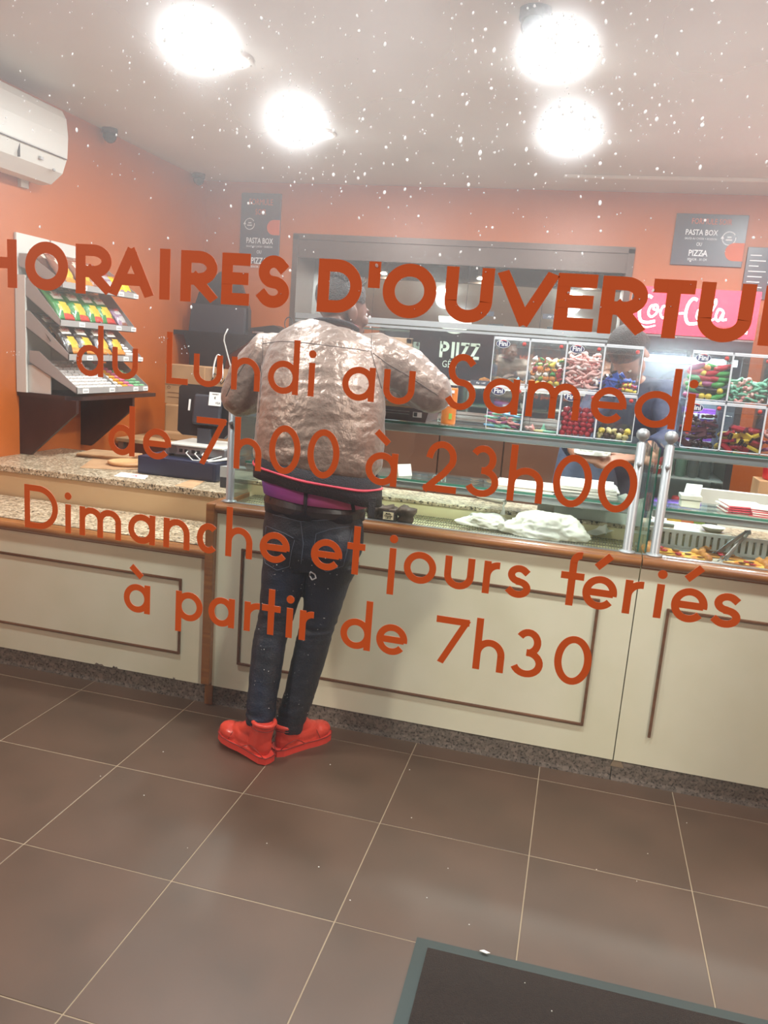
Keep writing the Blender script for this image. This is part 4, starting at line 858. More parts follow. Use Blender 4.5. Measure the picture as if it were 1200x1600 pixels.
for dx, dy, s_, c, lb in ((.02, .03, 'teeth', 'pink', 'pink gummy at left in the nearly empty lower bin'), (.035, .05, 'drop', 'rose', 'rose jelly drop in the nearly empty lower bin'), (.078, .04, 'drop', 'mint', 'pale green jelly bottle standing in the nearly empty lower bin'), (.07, .03, 'worm', 'cream', 'flat cream gummy in front of the green bottle sweet'), (.105, .02, 'worm', 'mint', 'pale green gummy at right in the nearly empty lower bin')):
    o = link('sweet', cme(s_, c)); o.location = (a+dx, .2+dy, R0+.011 if s_ != 'worm' else R0+.004); o.scale = (1, 1, 1.4 if c == 'mint' and s_ == 'drop' else 1); tag(o, lb, 'sweet')
a, b_ = bx_(1.64, 0)
o = link('sweet', cme('drop', 'lblue')); o.location = (b_-.03, .235, R1+.01); tag(o, 'single pale blue cone sweet in the nearly empty upper left bin', 'sweet')
# right dispenser
a, b_ = bx_(2.352, 0); fill(a, b_, R1, R1+.115, [('pepper', 'green'), ('pepper', 'green'), ('pepper', 'black'), ('pepper', 'violet'), ('ball', 'yellow'), ('ball', 'orange'), ('pepper', 'red')], .028, 'in the right dispenser, first upper bin', 'pepper candies', rotfull=False, layers=2)
a, b_ = bx_(2.352, 1); fill(a, b_, R1, R1+.09, [('worm', 'mint'), ('teeth', 'mint'), ('teeth', 'rose'), ('worm', 'mint'), ('teeth', 'pink')], .023, 'in the right dispenser, second upper bin', 'sugared green and pink gummies')
a, b_ = bx_(2.352, 2); fill(a, b_, R1, R1+.07, [('teeth', 'rose')], .026, 'in the right dispenser, third upper bin', 'pink gummies at the edge', layers=1)
a, b_ = bx_(2.352, 0); fill(a, b_, R0, R0+.13, [('wrap', 'choco'), ('wrap', 'maroon'), ('wrap', 'brown'), ('bar', 'maroon')], .034, 'in the right dispenser, first lower bin', 'maroon wrapped sweets', layers=2)
a, b_ = bx_(2.352, 1); fill(a, b_, R0, R0+.085, [('bar', 'yellow'), ('bar', 'red'), ('bar', 'yellow'), ('wrap', 'red')], .030, 'in the right dispenser, second lower bin', 'yellow and red wrapped bars', layers=2)
a, b_ = bx_(2.352, 2); fill(a, b_, R0, R0+.10, [('wrap', 'pink'), ('wrap', 'violet')], .034, 'in the right dispenser, third lower bin', 'pink wrapped sweets', layers=1)
# box and juice on the upper shelf
pb = thing('pastry_box', 'dark brown pastry box with cream lid edge under the customer\'s right elbow', 'box', (1.30, .30, ZS))
MB().add([(-.19, -.09, 0), (.10, -.09, 0), (.10, .16, 0), (-.19, .16, 0), (-.2, -.1, .055), (.115, -.1, .055), (.115, .17, .055), (-.2, .17, .055)], [(0, 3, 2, 1), (0, 1, 5, 4), (1, 2, 6, 5), (2, 3, 7, 6), (3, 0, 4, 7), (4, 5, 6, 7)]).build('tray', mat('dark_brown_card', '4a2f2c', .5), pb)
MB().add([(-.2, -.101, .053), (.1, -.101, .053), (.1, -.101, .066), (.02, -.101, .062), (-.02, -.101, .074), (-.2, -.101, .07), (-.2, -.098, .053), (.1, -.098, .053), (.1, -.098, .066), (.02, -.098, .062), (-.02, -.098, .074), (-.2, -.098, .07)], [(0, 1, 2, 3, 4, 5), (11, 10, 9, 8, 7, 6)]).build('lid_edge', mat('cream_card', 'd8b77c', .6), pb)
MB().box((.05, -.097, .018), (.085, -.094, .04)).box((.053, -.0975, .021), (.067, -.0965, .037), 1).build('print', [M['paper'], M['black']], pb)
for z in (.026, .036): MB().box((-.1, -.0975, z), (.035, -.095, z+.003)).build('print', M['grey'], pb)
jb = thing('juice_bottle', 'orange soft drink bottle with dark cap on the glass shelf at the customer\'s right elbow', 'bottle', (1.484, .25, ZS)); jb.scale = (1, 1, 1.1)
MB().lathe([(.0, 0), (.027, 0), (.029, .006), (.029, .125), (.0285, .13)], 24).build('label', mat('orange_label', 'e8862a', .35, col2='e07818', scale=20), jb)
MB().lathe([(.0285, .13), (.027, .145), (.016, .158), (.013, .166), (.013, .170)], 24).build('neck', M['glass'], jb)
MB().lathe([(.0145, .160), (.0145, .176), (.0005, .177)], 18).build('cap', M['black'], jb)
MB().ell((0, -.0285, .088), (.015, .002, .012)).build('print', CM['lblue'], jb); MB().box((-.017, -.0315, .066), (.017, -.029, .078)).build('print', M['wvinyl'], jb); MB().box((-.02, -.031, .112), (.02, -.028, .122)).build('print', M['wvinyl'], jb); MB().box((.006, -.0305, .02), (.018, -.0275, .04)).build('print', CM['lime'], jb)
# framed device on the back bar
fd = thing('framed_display', 'tan-framed glass cabinet with small screen on the back bar, beside the customer\'s shoulder', 'display case', (.60, 2.72, 1.1))
fx = .0; mb = MB(); hgt = .575; 
for p, q in (((-.16, -.02, 0), (-.13, .02, hgt)), ((.13, -.02, 0), (.175, .02, hgt)), ((-.16, -.02, hgt-.04), (.175, .02, hgt)), ((-.16, -.02, 0), (.175, .02, .03))): mb.box(p, q, bev=.004)
mb.build('frame', mat('tan_frame', 'a68a6c', .4), fd); MB().box((-.13, .0, .35), (.13, .012, hgt-.04)).build('screen', mat('screen_pale', '8fa0b4', .2, col2='c6d0dc', scale=14), fd); MB().box((.175, -.02, 0), (.178, .24, hgt-.02)).build('side_pane', M['gshelf'], fd); MB().box((-.13, .0, .03), (.13, .01, .35)).build('lower_panel', M['bframe'], fd)
# pastries on the niche shelves
cr = mat('pastry', 'b9803c', .5, col2='7d4a20', scale=30, bump=.4, bscale=60)
pm_ = MB().tube([(-.05, .012, 0), (-.03, 0, .006), (0, -.006, .01), (.03, 0, .006), (.05, .012, 0)], [.008, .02, .026, .02, .008], n=10).mesh('pastry', cr)
for k in range(7):
    o = link('pastry', pm_); o.location = (1.27+k*.13, YB-.02+.02*(k % 2), 1.385+.022); o.rotation_euler = (0, 0, rnd.uniform(-.4, .4)); o['label'] = ORD[k]+' small golden pastry from the left on the lower niche shelf'; o['category'] = 'pastry'; o['group'] = 'pastries on the lower niche shelf'

# ============================================================ INSIDE THE DISPLAY COUNTERS
th_ = thing('thermometer', 'white hand-held thermometer lying on the granite ledge', 'thermometer', at(767, 783, Z=.9525), .0, rot=(0, 0, -.5))
MB().tube([(-.075, 0, .010), (-.06, 0, .011), (0, 0, .012), (.055, 0, .013), (.07, 0, .012)], [.008, .012, .014, .016, .010], n=12, flat=.75, up=(0, 0, 1)).build('body', M['white'], th_)
MB().box((.02, -.008, .0215), (.05, .008, .0245), bev=.001).build('screen', M['blackg'], th_)
# brown cakes with a price card
ck_ = mat('chocolate_cake', '4b3228', .6, col2='35221b', scale=25, bump=.5, bscale=50)
for k, (px, py, s_, lb) in enumerate(((571, 806, .9, 'dark chocolate pastry partly hidden by the customer\'s jacket hem'), (586, 810, 1.0, 'dark chocolate pastry left of the price card'), (604, 806, .9, 'dark chocolate pastry behind the price card'), (624, 812, 1.05, 'dark curled chocolate pastry right of the price card'))):
    p = at(px, py+14, Z=.892); p = Vector((p.x, max(p.y, .178), .8915))
    mb = MB(); mb.lathe([(.012, 0), (.021, .002), (.024, .012), (.019, .018), (.026, .026), (.027, .036), (.020, .042), (.008, .040), (.0005, .036)], 14)
    for v in mb.v: 
        q = noise.noise(v*60+Vector((k, 0, 0)))*.006; v.x += q; v.y += q; v.z += q*.8
    o = mb.build('chocolate_cake', ck_); o.location = p; o.scale = (s_*1.35, s_*1.35, s_*1.5); tag(o, lb, 'pastry', 'chocolate pastries by the price card')
pc = thing('price_card', 'small cream price card with dark frame clipped in front of the chocolate pastries', 'price label', (at(606, 821, Y=.128).x, .125, .9075)); MB().box((-.024, -.002, 0), (.024, .002, .036)).build('frame', M['blackg'], pc); MB().box((-.021, -.0035, .003), (.021, -.002, .033)).build('card', mat('card_cream', 'd8d2a8', .6), pc)
for s_, z in (('Muffin', .023), ('Chocolat', .0145), ('1,80 €', .006)): text('print', s_, T(0, -.004, z) @ FACE, .0105, M['black'], pc, sx=.85, bold=.0002)
# plastic bags
def blob_bag(name, c, r, lb, seed, M_, cat='plastic bag', tip=None):
    bm = bmesh.new(); bmesh.ops.create_icosphere(bm, subdivisions=5, radius=1)
    for v in bm.verts:
        d = v.co.normalized(); n1 = noise.noise(d*1.3+Vector((seed, 0, 0))); n2 = abs(noise.noise(d*3.2+Vector((0, seed, 0)))); n3 = abs(noise.noise(d*7+Vector((seed, seed, 0))))
        k = 1+.28*n1-.24*n2-.10*n3
        v.co = Vector((d.x*r[0]*k, d.y*r[1]*k, max(d.z*r[2]*k, -r[2]*.25)))
        if tip: 
            w_ = max(0, d.dot(Vector(tip).normalized())-.75)/.25; v.co += Vector(tip)*w_*w_
    for f in bm.faces: f.smooth = True
    me = bpy.data.meshes.new(name); bm.to_mesh(me); bm.free(); me.materials.append(M_); o = link(name, me); o.location = c
    return tag(o, lb, cat)
pbm = mat('white_plastic_bag', 'e9ebe4', .35, alpha=None, sheen=.3); 
blob_bag('plastic_bag', (1.90, .265, .918), (.165, .105, .085), 'large crumpled white plastic bag lying on the wire rack', 2.3, pbm, tip=(-.02, 0, .0))
blob_bag('plastic_bag', (1.67, .315, .905), (.10, .055, .045), 'knotted end of crumpled white plastic on the wire rack, left of the large bag', 5.1, pbm, tip=(-.03, 0, .0))
_p = at(786, 796, Y=.33); o = MB().tube([(0, 0, -.02), (.002, 0, 0), (.0, .004, .015), (.006, .002, .028), (.002, 0, .036)], [.016, .008, .006, .009, .012], n=9, flat=.7).build('knotted_handle', pbm, bpy.data.objects['plastic_bag']); o.location = _p-bpy.data.objects['plastic_bag'].location
# papers on the middle shelf
ZM = 1.0585
def sheets(name, x0, x1, y0, y1, z, n, lb, cat, mts, grp=None, jit=.01, th=.0025, rz=0.0):
    for k in range(n):
        o = MB().box((x0, y0, 0), (x1, y1, th*.9)).build(name, mts[k % len(mts)]); o.location = (rnd.uniform(-jit, jit), rnd.uniform(-jit, jit)*.5, z+k*th)
        c = Vector(((x0+x1)/2, (y0+y1)/2, 0)); a_ = rz+rnd.uniform(-.05, .05); o.rotation_euler = (0, 0, a_); o.location += c-(RZ(a_) @ c); tag(o, (lb[0], lb[1])[k > 99] if isinstance(lb, list) else ORD[k]+' '+lb+(', counted from the bottom' if len(lb.split()) < 12 else ''), cat, grp)
newsp = mat('newsprint', 'dcdcd6', .7, col2='b9bab8', scale=45, stretch=(1, 6, 1))
sheets('newspaper', 1.93, 2.16, .29, .50, ZM, 8, 'folded newspaper in the tall pile on the middle glass shelf', 'newspaper', [newsp, M['paper']], 'newspapers on the middle shelf', th=.006)
sheets('paper_sheet', 1.68, 1.92, .29, .50, ZM, 5, 'loose white paper sheet on the middle glass shelf, left of the newspapers', 'paper', [M['paper'], mat('tinted_sheet', 'c8d2dc', .6), M['paper'], mat('pink_sheet', 'd8b4a8', .6), M['paper']], 'loose sheets on the middle shelf', th=.003)
c_ = tag(MB().box((-.035, -.002, 0), (.035, .002, .05)).build('price_card', M['paper']), 'small white card standing on the middle glass shelf at left', 'price label'); c_.location = (1.31, .34, ZM); c_.rotation_euler = (-.3, 0, .9)
mb = MB(); mb.box((-.05, -.03, 0), (.05, .03, .02), bev=.004); o = mb.build('acrylic_block', M['acrye']); o.location = (1.13, .34, ZM); tag(o, 'small clear block on the middle glass shelf beside the standing card', 'block')
# white sheet hanging off the ledge, roll
hs = MB(); n = 14; vs = []; fs = []
for j in range(8):
    for i in range(n+1):
        x = -.16+.32*i/n; drop = j/7; y = .02-.06*drop-.012*math.sin(i*.9)*drop; z = .11-.13*drop-.03*drop*math.sin(PI*i/n)+.01*math.sin(i*1.7)
        vs.append((x+.03*drop*math.sin(i), y, z))
for j in range(7):
    for i in range(n): fs.append((j*(n+1)+i, j*(n+1)+i+1, (j+1)*(n+1)+i+1, (j+1)*(n+1)+i))
hs.add(vs, fs, 0, True); o = hs.build('plastic_sheet', pbm); o.location = (2.09, .43, .952); tag(o, 'white plastic sheet hanging over the granite ledge, left of the steel posts', 'plastic bag')
o = MB().lathe([(.0, 0), (.028, 0), (.03, .01), (.03, .1), (.025, .104), (.0005, .105)], 18, M=RY(PI/2)).build('paper_roll', M['white']); o.location = (1.86, .475, .9835); tag(o, 'white paper roll lying on the granite ledge behind the large plastic bag', 'paper roll')
# right display: slotted basket, pizza, tongs, napkins
sb = thing('slotted_basket', 'grey plastic slotted basket side along the back of the right display', 'basket', (2.29, .375, .886))
MB().box((0, 0, .0), (1.5, .012, .012)).box((0, 0, .062), (1.5, .012, .075)).build('rim', M['grey'], sb); MB().box((0, .03, .0), (1.5, .032, .07)).build('back_panel', M['blackg'], sb)
slm = MB().box((0, 0, .012), (.016, .010, .062)).mesh('slat', M['grey'])
for k in range(58): o = link('slat', slm, sb); o.location = (k*.0258, .001, 0)
MB().box((0, -.02, -.0015), (1.5, 0, .002)).build('base', M['grey'], sb)
def pizza_mat():
    m = mat('pizza_top', 'f6cf5c', .45, col2='d4772c', scale=32, bump=.7, bscale=45, mixpow=(.45, .62)); return m
pz = pizza_mat(); crust = mat('pizza_crust', 'd9a35c', .6, col2='a8642c', scale=20, bump=.4); dk = mat('dark_topping', '4c3018', .5, col2='8a5a24', scale=28, bump=.5)
def slice_(p, rot, sc_, lb, m_=None, pc_=5):
    t = thing('pizza_slice', lb, 'pizza', p, rz=rot, group='pizza slices in the right display'); t.scale = (sc_,)*3
    mb = MB(); n = 12; vs = [(0, 0, .006)]
    for r_ in (.5, 1.0):
        for i in range(n+1):
            a_ = -.45+.9*i/n; vs.append((.13*r_*math.cos(a_), .13*r_*math.sin(a_), .007+.003*noise.noise(Vector((r_*3, i*.5, rot)))))
    fs = [(0, i+1, i+2) for i in range(n)]+[(i+1, n+2+i, n+3+i, i+2) for i in range(n)]; mb.add(vs, fs, 0, True)
    base = [(0, 0)]+[(.13*math.cos(-.45+.9*i/n), .13*math.sin(-.45+.9*i/n)) for i in range(n+1)]
    mb.prism(base, .006, 1); mb.build('topping', [m_ or pz, crust], t)
    MB().tube([(.132*math.cos(-.45+.9*i/n), .132*math.sin(-.45+.9*i/n), .009) for i in range(n+1)], [.007]+[.011+.002*math.sin(i*2) for i in range(n-1)]+[.007], n=8).build('crust', crust, t)
    for k in range(pc_):
        r_ = rnd.uniform(.04, .11); a_ = rnd.uniform(-.33, .33); MB().lathe([(.010, 0), (.011, .002), (.0005, .0035)], 10, M=T(r_*math.cos(a_), r_*math.sin(a_), .009)).build('topping_slice', dk if k % 2 else CM['red'], t)
sl = [((2.47, .25, .886), 2.9, 1.35, 'large cheese pizza slice nearest the steel posts', None, 3), ((2.36, .19, .889), .35, 1.15, 'cheese pizza slice pointing at the steel posts', None, 4), ((2.66, .29, .887), 2.7, 1.2, 'dark topped pizza slice behind the tongs', dk, 3),
 ((2.56, .185, .893), .1, 1.15, 'cheese pizza slice left of the tongs, near the wooden rail', None, 4), ((2.70, .205, .897), .5, 1.1, 'dark edged pizza slice right of the tongs tips', dk, 4), ((2.90, .24, .887), 2.9, 1.3, 'dark topped pizza slice at the right picture edge', dk, 4), ((2.80, .19, .899), -.2, 1.1, 'cheese pizza slice near the right picture edge', None, 4), ((3.05, .24, .887), 2.6, 1.2, 'pizza slice beyond the right picture edge', None, 3)]
for a_ in sl: slice_(*a_)
tg = thing('tongs', 'steel serving tongs with slotted blades standing on the pizza slices', 'tongs', (0, 0, 0))
hp = at(1165, 832, Y=.36); e1 = at(1118, 868, Y=.33); e2 = at(1133, 874, Y=.26)
def arm_(p, q, nm):
    mid = (p*.55+q*.45)+Vector((0, 0, .006)); mb = MB(); mb.tube([p, p*.8+mid*.2, mid, q*.8+mid*.2, q], [.007, .008, .008, .011, .013], n=8, flat=.22, up=(0, 1, 0.3)).build(nm, M['steel'], tg)
    d = (q-p).normalized(); s_ = Vector((0, 1, 0)).cross(d).normalized()
    for k in (-1.5, -.5, .5, 1.5): MB().tube([q+s_*k*.010-d*.005, q+s_*k*.011+d*.045], .003, n=6).build('tine', M['steel'], tg)
arm_(hp, e1, 'arm'); arm_(hp+Vector((.01, -.01, .002)), e2, 'arm'); MB().tube([hp+Vector((-.002, .006, 0)), hp+Vector((.014, 0, .006)), hp+Vector((.012, -.014, .002))], .006, n=8).build('hinge', M['steel'], tg)
wc = thing('white_container', 'small white stepped carton on the middle glass shelf right of the steel posts', 'box', (2.44, .37, ZM)); MB().box((-.035, -.03, 0), (.035, .04, .03), bev=.003).build('base', M['offw'], wc); MB().box((-.04, -.035, .03), (.04, .045, .048), bev=.003).build('lid', M['white'], wc); MB().add([(-.03, -.02, .05), (.03, -.02, .05), (.045, .045, .085), (-.015, .045, .085)], [(0, 1, 2, 3)]).build('flap', M['white'], wc)
nr = [mat('napkin_red', 'c9304a', .6), M['paper']]
sheets('napkin', 2.56, 2.70, .32, .45, ZM, 8, 'folded red and white napkin in the left pile on the right middle shelf', 'napkin', nr, 'napkins, left pile', th=.0042, rz=.1)
sheets('napkin', 2.66, 2.80, .30, .42, ZM, 8, 'folded red and white napkin in the right pile on the right middle shelf', 'napkin', nr, 'napkins, right pile', th=.004, jit=.006, rz=-.12)
o = MB().lathe([(.0, 0), (.03, 0), (.045, .016), (.047, .018), (.044, .018), (.03, .004), (.0001, .003)], 24).build('paper_dish', M['white']); o.location = (2.56, .49, .9525); tag(o, 'white ribbed paper dish on the granite ledge behind the tongs', 'dish')
o = MB().box((-.05, -.03, 0), (.05, .03, .012), bev=.003).build('folded_cloth', M['grey']); o.location = (2.36, .50, .9525); tag(o, 'folded grey cloth on the granite ledge just right of the steel posts', 'cloth')

# ============================================================ DRINKS FRIDGE
FX0, FX1, FY = 2.225, 2.93, 2.36
fr = thing('drinks_fridge', 'tall drinks fridge with a red lit soft drink sign, in the right back corner', 'fridge', ((FX0+FX1)/2, 2.66, 0)); fo = -Vector(fr.location)
def FB(a, b_, nm, m_, par=None, bev=0):
    o = MB().box(a, b_, bev=bev).build(nm, m_, par or fr); 
    if par is None: o.location = fo
    return o
FB((FX0, FY+.5, .05), (FX1, FY+.56, 2.08), 'back_panel', mat('fridge_liner', 'b9c9da', .4)); FB((FX0, FY+.02, .05), (FX0+.03, FY+.5, 2.08), 'side_panel', M['black']); FB((FX1-.03, FY+.02, .05), (FX1, FY+.5, 2.08), 'side_panel', M['black'])
FB((FX0+.03, FY+.02, .05), (FX1-.03, FY+.5, .55), 'base', M['black']); FB((FX0, FY+.02, 1.70), (FX1, FY+.5, 2.08), 'header', M['black'])
FB((FX0, FY-.01, 1.70), (FX1, FY+.02, 1.785), 'header_trim', M['blackg']); FB((FX0, FY-.012, 1.785), (FX1, FY+.0, 1.795), 'sign_edge', M['alu'])
FB((FX0, FY-.005, .08), (FX0+.04, FY+.02, 1.70), 'door_frame', M['black']); FB((FX1-.04, FY-.005, .08), (FX1, FY+.02, 1.70), 'door_frame', M['black']); FB((FX0+.04, FY-.003, .55), (FX1-.04, FY+.0, 1.70), 'door_glass', M['glass'])
sgn = FB((FX0, FY-.03, 1.80), (FX1, FY+.02, 2.075), 'lit_sign', mat('lit_red_sign', 'c81e3c', .3, emit=(.85, .06, .10), estr=1.7))
whl = lampmat('sign_white_glow', (1, .97, .95), 5)
def spl(pts, n=8):
    P_ = [Vector(p) for p in pts]; out = []
    for i in range(len(P_)-1):
        p0, p1, p2, p3 = P_[max(i-1, 0)], P_[i], P_[i+1], P_[min(i+2, len(P_)-1)]
        for k in range(n): t_ = k/n; out.append(.5*((2*p1)+(-p0+p2)*t_+(2*p0-5*p1+4*p2-p3)*t_*t_+(-p0+3*p1-3*p2+p3)*t_**3))
    out.append(P_[-1]); return [(p.x, p.y) for p in out]
def script(strokes, x, z, s, par, y):
    for pts, w_ in strokes:
        mb = MB(); ribbon(mb, [(x+a_*s, z+b__*s) for a_, b__ in spl(pts)], w_*s, 0, lambda xx, zz, d: (xx, y-d, zz), .001); mb.build('sign_letter', whl, par)
big = [(([(.62, 1.42), (.40, 1.5), (.12, 1.15), (.02, .6), (.15, .12), (.5, .02), (.95, .12)]), .16), ([(.9, 1.0), (.62, .95), (.52, .55), (.72, .35), (.98, .6), (.98, .95), (.82, 1.02), (.78, .8), (1.1, .72)], .12)]
lows = [([(1.5, .9), (1.3, .98), (1.18, .6), (1.35, .33), (1.6, .5)], .12), ([(1.98, .9), (1.75, .98), (1.64, .55), (1.82, .35), (2.0, .8), (1.98, .4), (2.15, .35)], .12), ([(2.2, .62), (2.45, .66)], .12),
        ([(3.1, 1.42), (2.85, 1.48), (2.62, 1.1), (2.58, .5), (2.8, .1), (3.3, .15)], .16), ([(3.45, .95), (3.22, .85), (3.2, .45), (3.45, .35), (3.62, .65), (3.45, .98), (3.3, .9)], .12), ([(3.75, .4), (3.85, 1.0), (4.05, 1.5), (4.1, 1.25), (3.85, .6), (3.95, .35), (4.15, .45)], .11), ([(4.55, .9), (4.3, .98), (4.2, .55), (4.38, .35), (4.58, .8), (4.56, .42), (4.8, .45)], .12), ([(.1, -.1), (.5, -.25), (1.0, -.12)], .08)]
script(big+lows, FX0+.03, 1.86, .105, sgn, FY-.031)
mb = MB(); mb.prism([(0, 0), (.035, 0), (.037, .08), (.03, .12), (.024, .15), (.024, .19), (.012, .19), (.012, .15), (.004, .12), (-.002, .08)], .002, M=T(FX1-.08, FY-.0305, 1.83) @ RX(PI/2)); mb.build('bottle_picture', whl, sgn)
text('print', 'BOISSONS', T(FX1-.14, FY-.034, 1.835) @ FACE, .045, redp, sgn)
FB((FX0+.06, FY+.04, 1.635), (FX1-.06, FY+.07, 1.675), 'light_tube', M['tubelit'])
area('fridge_light', ((FX0+FX1)/2, FY+.06, 1.62), 14, .5, (.8, .9, 1), (math.radians(-20), 0, 0), 'RECTANGLE', .05)
# fan cover on the back wall of the fridge
fan = MB(); fcx, fcz = 2.60, 1.44
for r in (.05, .085, .12, .155): ribbon(fan, [(fcx+r*math.cos(a_*PI/20), fcz+r*math.sin(a_*PI/20)) for a_ in range(41)], .004, 0, lambda x, z, d: (x, FY+.495-d, z), .003)
for a_ in range(36): ribbon(fan, [(fcx+.085*math.cos(a_*PI/18), fcz+.085*math.sin(a_*PI/18)), (fcx+.155*math.cos(a_*PI/18), fcz+.155*math.sin(a_*PI/18))], .003, 0, lambda x, z, d: (x, FY+.494-d, z), .002)
o = fan.build('fan_grille', M['steel'], fr); o.location = fo
for z in (1.165, .93, .68): FB((FX0+.035, FY+.05, z-.012), (FX1-.035, FY+.48, z), 'wire_shelf', M['alum'])
cans = {c: (MB().lathe([(.0, 0), (.026, 0), (.033, .008), (.033, .108), (.027, .118), (.0005, .119)], 16).mesh('can', mat('can_'+c, h, .3, .2))) for c, h in dict(red='b92a34', dark='2c3034', green='3a5a4a', purple='6a3fa0', grey='8a9094').items()}
def cans_row(z, x0, n, cols, lb, grp, y=FY+.10, sc_=1.0, tall=1.0):
    for k in range(n):
        c = cols[k % len(cols)]; o = link('drink_can', cans[c]); o.location = (x0+k*.074*sc_, y, z); o.scale = (sc_, sc_, sc_*tall); tag(o, ORD[k]+' from the left, '+lb.replace('#', c), 'can', grp)
cans_row(.93, 2.42, 6, ['red', 'red', 'green', 'green', 'dark', 'dark'], '# drink can, front row of the lower fridge shelf', 'cans on the lower fridge shelf', tall=1.1)
cans_row(.93, 2.45, 5, ['dark', 'red', 'dark', 'green', 'grey'], '# drink can, second row of the lower fridge shelf', 'cans behind on the lower shelf', y=FY+.2, tall=1.1)
text('print', 'Fuze', T(2.494, FY+.066, .97) @ FACE, .05, M['wvinyl'], fr).location = fo
pk = mat('purple_pack', '6f3aa6', .35, col2='8a4ab8', scale=9)
for k in range(4):
    p = thing('drink_carton', ['white-topped red drink pack at left on the upper fridge shelf', 'first purple drink pack on the upper fridge shelf', 'second purple drink pack on the upper fridge shelf', 'purple drink pack at right on the upper fridge shelf'][k], 'drink pack', (2.44+k*.105, FY+.16, 1.166), group='drink packs on the upper fridge shelf')
    MB().box((-.048, -.05, 0), (.048, .05, .2), bev=.004).build('pack', redp if k == 0 else pk, p); MB().box((-.046, -.052, .14), (.046, -.049, .17)).build('print', M['wvinyl'], p)
    MB().prism([(0.018*math.cos(q*PI/8), .04*math.sin(q*PI/8)) for q in range(16)], .002, M=T(0, -.05, .075) @ RX(PI/2)).build('print', redp if k else M['wvinyl'], p)
for k in range(7):
    o = link('drink_can', cans['red' if k % 3 else 'grey']); o.location = (2.31+k*.085, FY+.12, .682); tag(o, ORD[k]+' drink can from the left on the lowest fridge shelf', 'can', 'cans on the lowest fridge shelf')
# things right of the fridge, low behind the right display
sd = thing('side_cabinet', 'dark side cabinet behind the right display with jars and cartons on top', 'cabinet', (3.3, 2.2, 0)); MB().box((-.3, -.2, 0), (.55, .5, .78), bev=.004).build('body', M['wenge'], sd); MB().box((-.31, -.21, .78), (.56, .51, .81), bev=.004).build('worktop', M['gran'], sd)
o = tag(MB().box((-.11, -.1, 0), (.13, .1, .19), bev=.004).build('carton', M['card']), 'brown carton on the side cabinet behind the napkins', 'box'); o.location = (3.14, 2.15, .8105)
o = tag(MB().lathe([(.0, 0), (.06, 0), (.07, .01), (.075, .14), (.08, .15), (.07, .15), (.065, .02), (.0005, .015)], 24).build('red_pot', M['red']), 'round red pot on top of the brown carton', 'pot'); o.location = (3.13, 2.14, 1.001)
o = tag(MB().lathe([(.0, 0), (.05, 0), (.05, .28), (.046, .3), (.0005, .3)], 20).build('white_tube', M['white']), 'upright white tube on the side cabinet at the right edge', 'tube'); o.location = (3.36, 2.12, .8105)
jr = MB().lathe([(.0, 0), (.032, 0), (.036, .006), (.036, .07), (.03, .085), (.028, .09)], 18)
jm = {c: jr.mesh('jar', mat('jar_'+c, h, .25)) for c, h in dict(mustard='c9a42c', orange='c4663a', green='6f8a3a', dark='33403a').items()}
lid = MB().lathe([(.031, .09), (.031, .108), (.0005, .109)], 18).mesh('lid', M['white'])
wk = thing('work_table', 'low work table behind the right display counter with sauce jars', 'table', (2.75, 1.35, 0)); MB().box((-.34, -.2, .80), (.9, .25, .825), bev=.003).build('tabletop', M['offw'], wk)
for sx in (-.30, .85):
    for sy in (-.15, .2): MB().box((sx-.02, sy-.02, 0), (sx+.02, sy+.02, .80)).build('leg', M['steel'], wk)
for k, (px, c) in enumerate(((1053, 'mustard'), (1074, 'orange'), (1092, 'green'), (1110, 'dark'))):
    p = at(px, 815, Y=1.25); o = tag(link('sauce_jar', jm[c]), c+' coloured sauce jar behind the granite ledge of the right display', 'jar', 'sauce jars'); o.location = (p.x, 1.25, .8255); link('lid', lid, o)
o = tag(MB().box((-.3, -.01, 0), (.4, .02, .2), bev=.003).build('white_board', M['white']), 'white panel standing behind the granite ledge of the right display', 'board'); o.location = (at(1160, 820, Y=1.3).x+.05, 1.24, .8255)

# ============================================================ DOOR MAT
dm = thing('door_mat', 'dark brown door mat with dark green rubber border on the tiled floor', 'mat', (0, 0, 0))
c0 = at(652, 1462, Z=.008); c1 = at(1200, 1592, Z=.008); c2_ = at(617, 1600, Z=.008)
ang = math.atan2(c1.y-c0.y, c1.x-c0.x); dm.location = (c0.x, c0.y, 0); dm.rotation_euler = (0, 0, ang)
MB().prism([(0, 0), (0, -.75), (1.25, -.75), (1.25, 0)][::-1], .004).build('rubber_border', mat('green_rubber', '24322f', .6), dm)
MB().box((.035, -.035, .004), (1.215, -.715, .009)).build('carpet', mat('mat_pile', '33271f', .95, col2='241b16', scale=180, bump=1, bscale=400), dm)
o = MB().prism([(0, 0), (.018, -.004), (.026, .001), (.01, .006)], .002).build('paper_scrap', M['paper']); o.location = at(749, 1486, Z=.0095); o.scale = (1.1, 1.1, 1); tag(o, 'tiny white paper scrap on the green border of the door mat', 'litter')

cr_ = MB(); rc_ = random.Random(2)
for px, py in ((255, 1175), (225, 1243), (293, 1325), (470, 1100), (516, 1195), (640, 1203), (643, 1278), (700, 1357), (667, 1403), (733, 1445), (932, 1359), (995, 1377), (1073, 1286), (1012, 1334), (417, 1318), (498, 1355), (547, 1407), (157, 1213), (862, 1580), (820, 1536)):
    p = at(px, py, Z=.001 if py < 1470 else .010); r = rc_.uniform(.0012, .0028); cr_.ell((p.x, p.y, p.z+r*.4), (r, r*.8, r*.5), n=6, m=4)
tag(cr_.build('crumbs', M['paper']), 'tiny pale crumbs scattered over the floor tiles and mat', 'crumbs', kind='stuff')
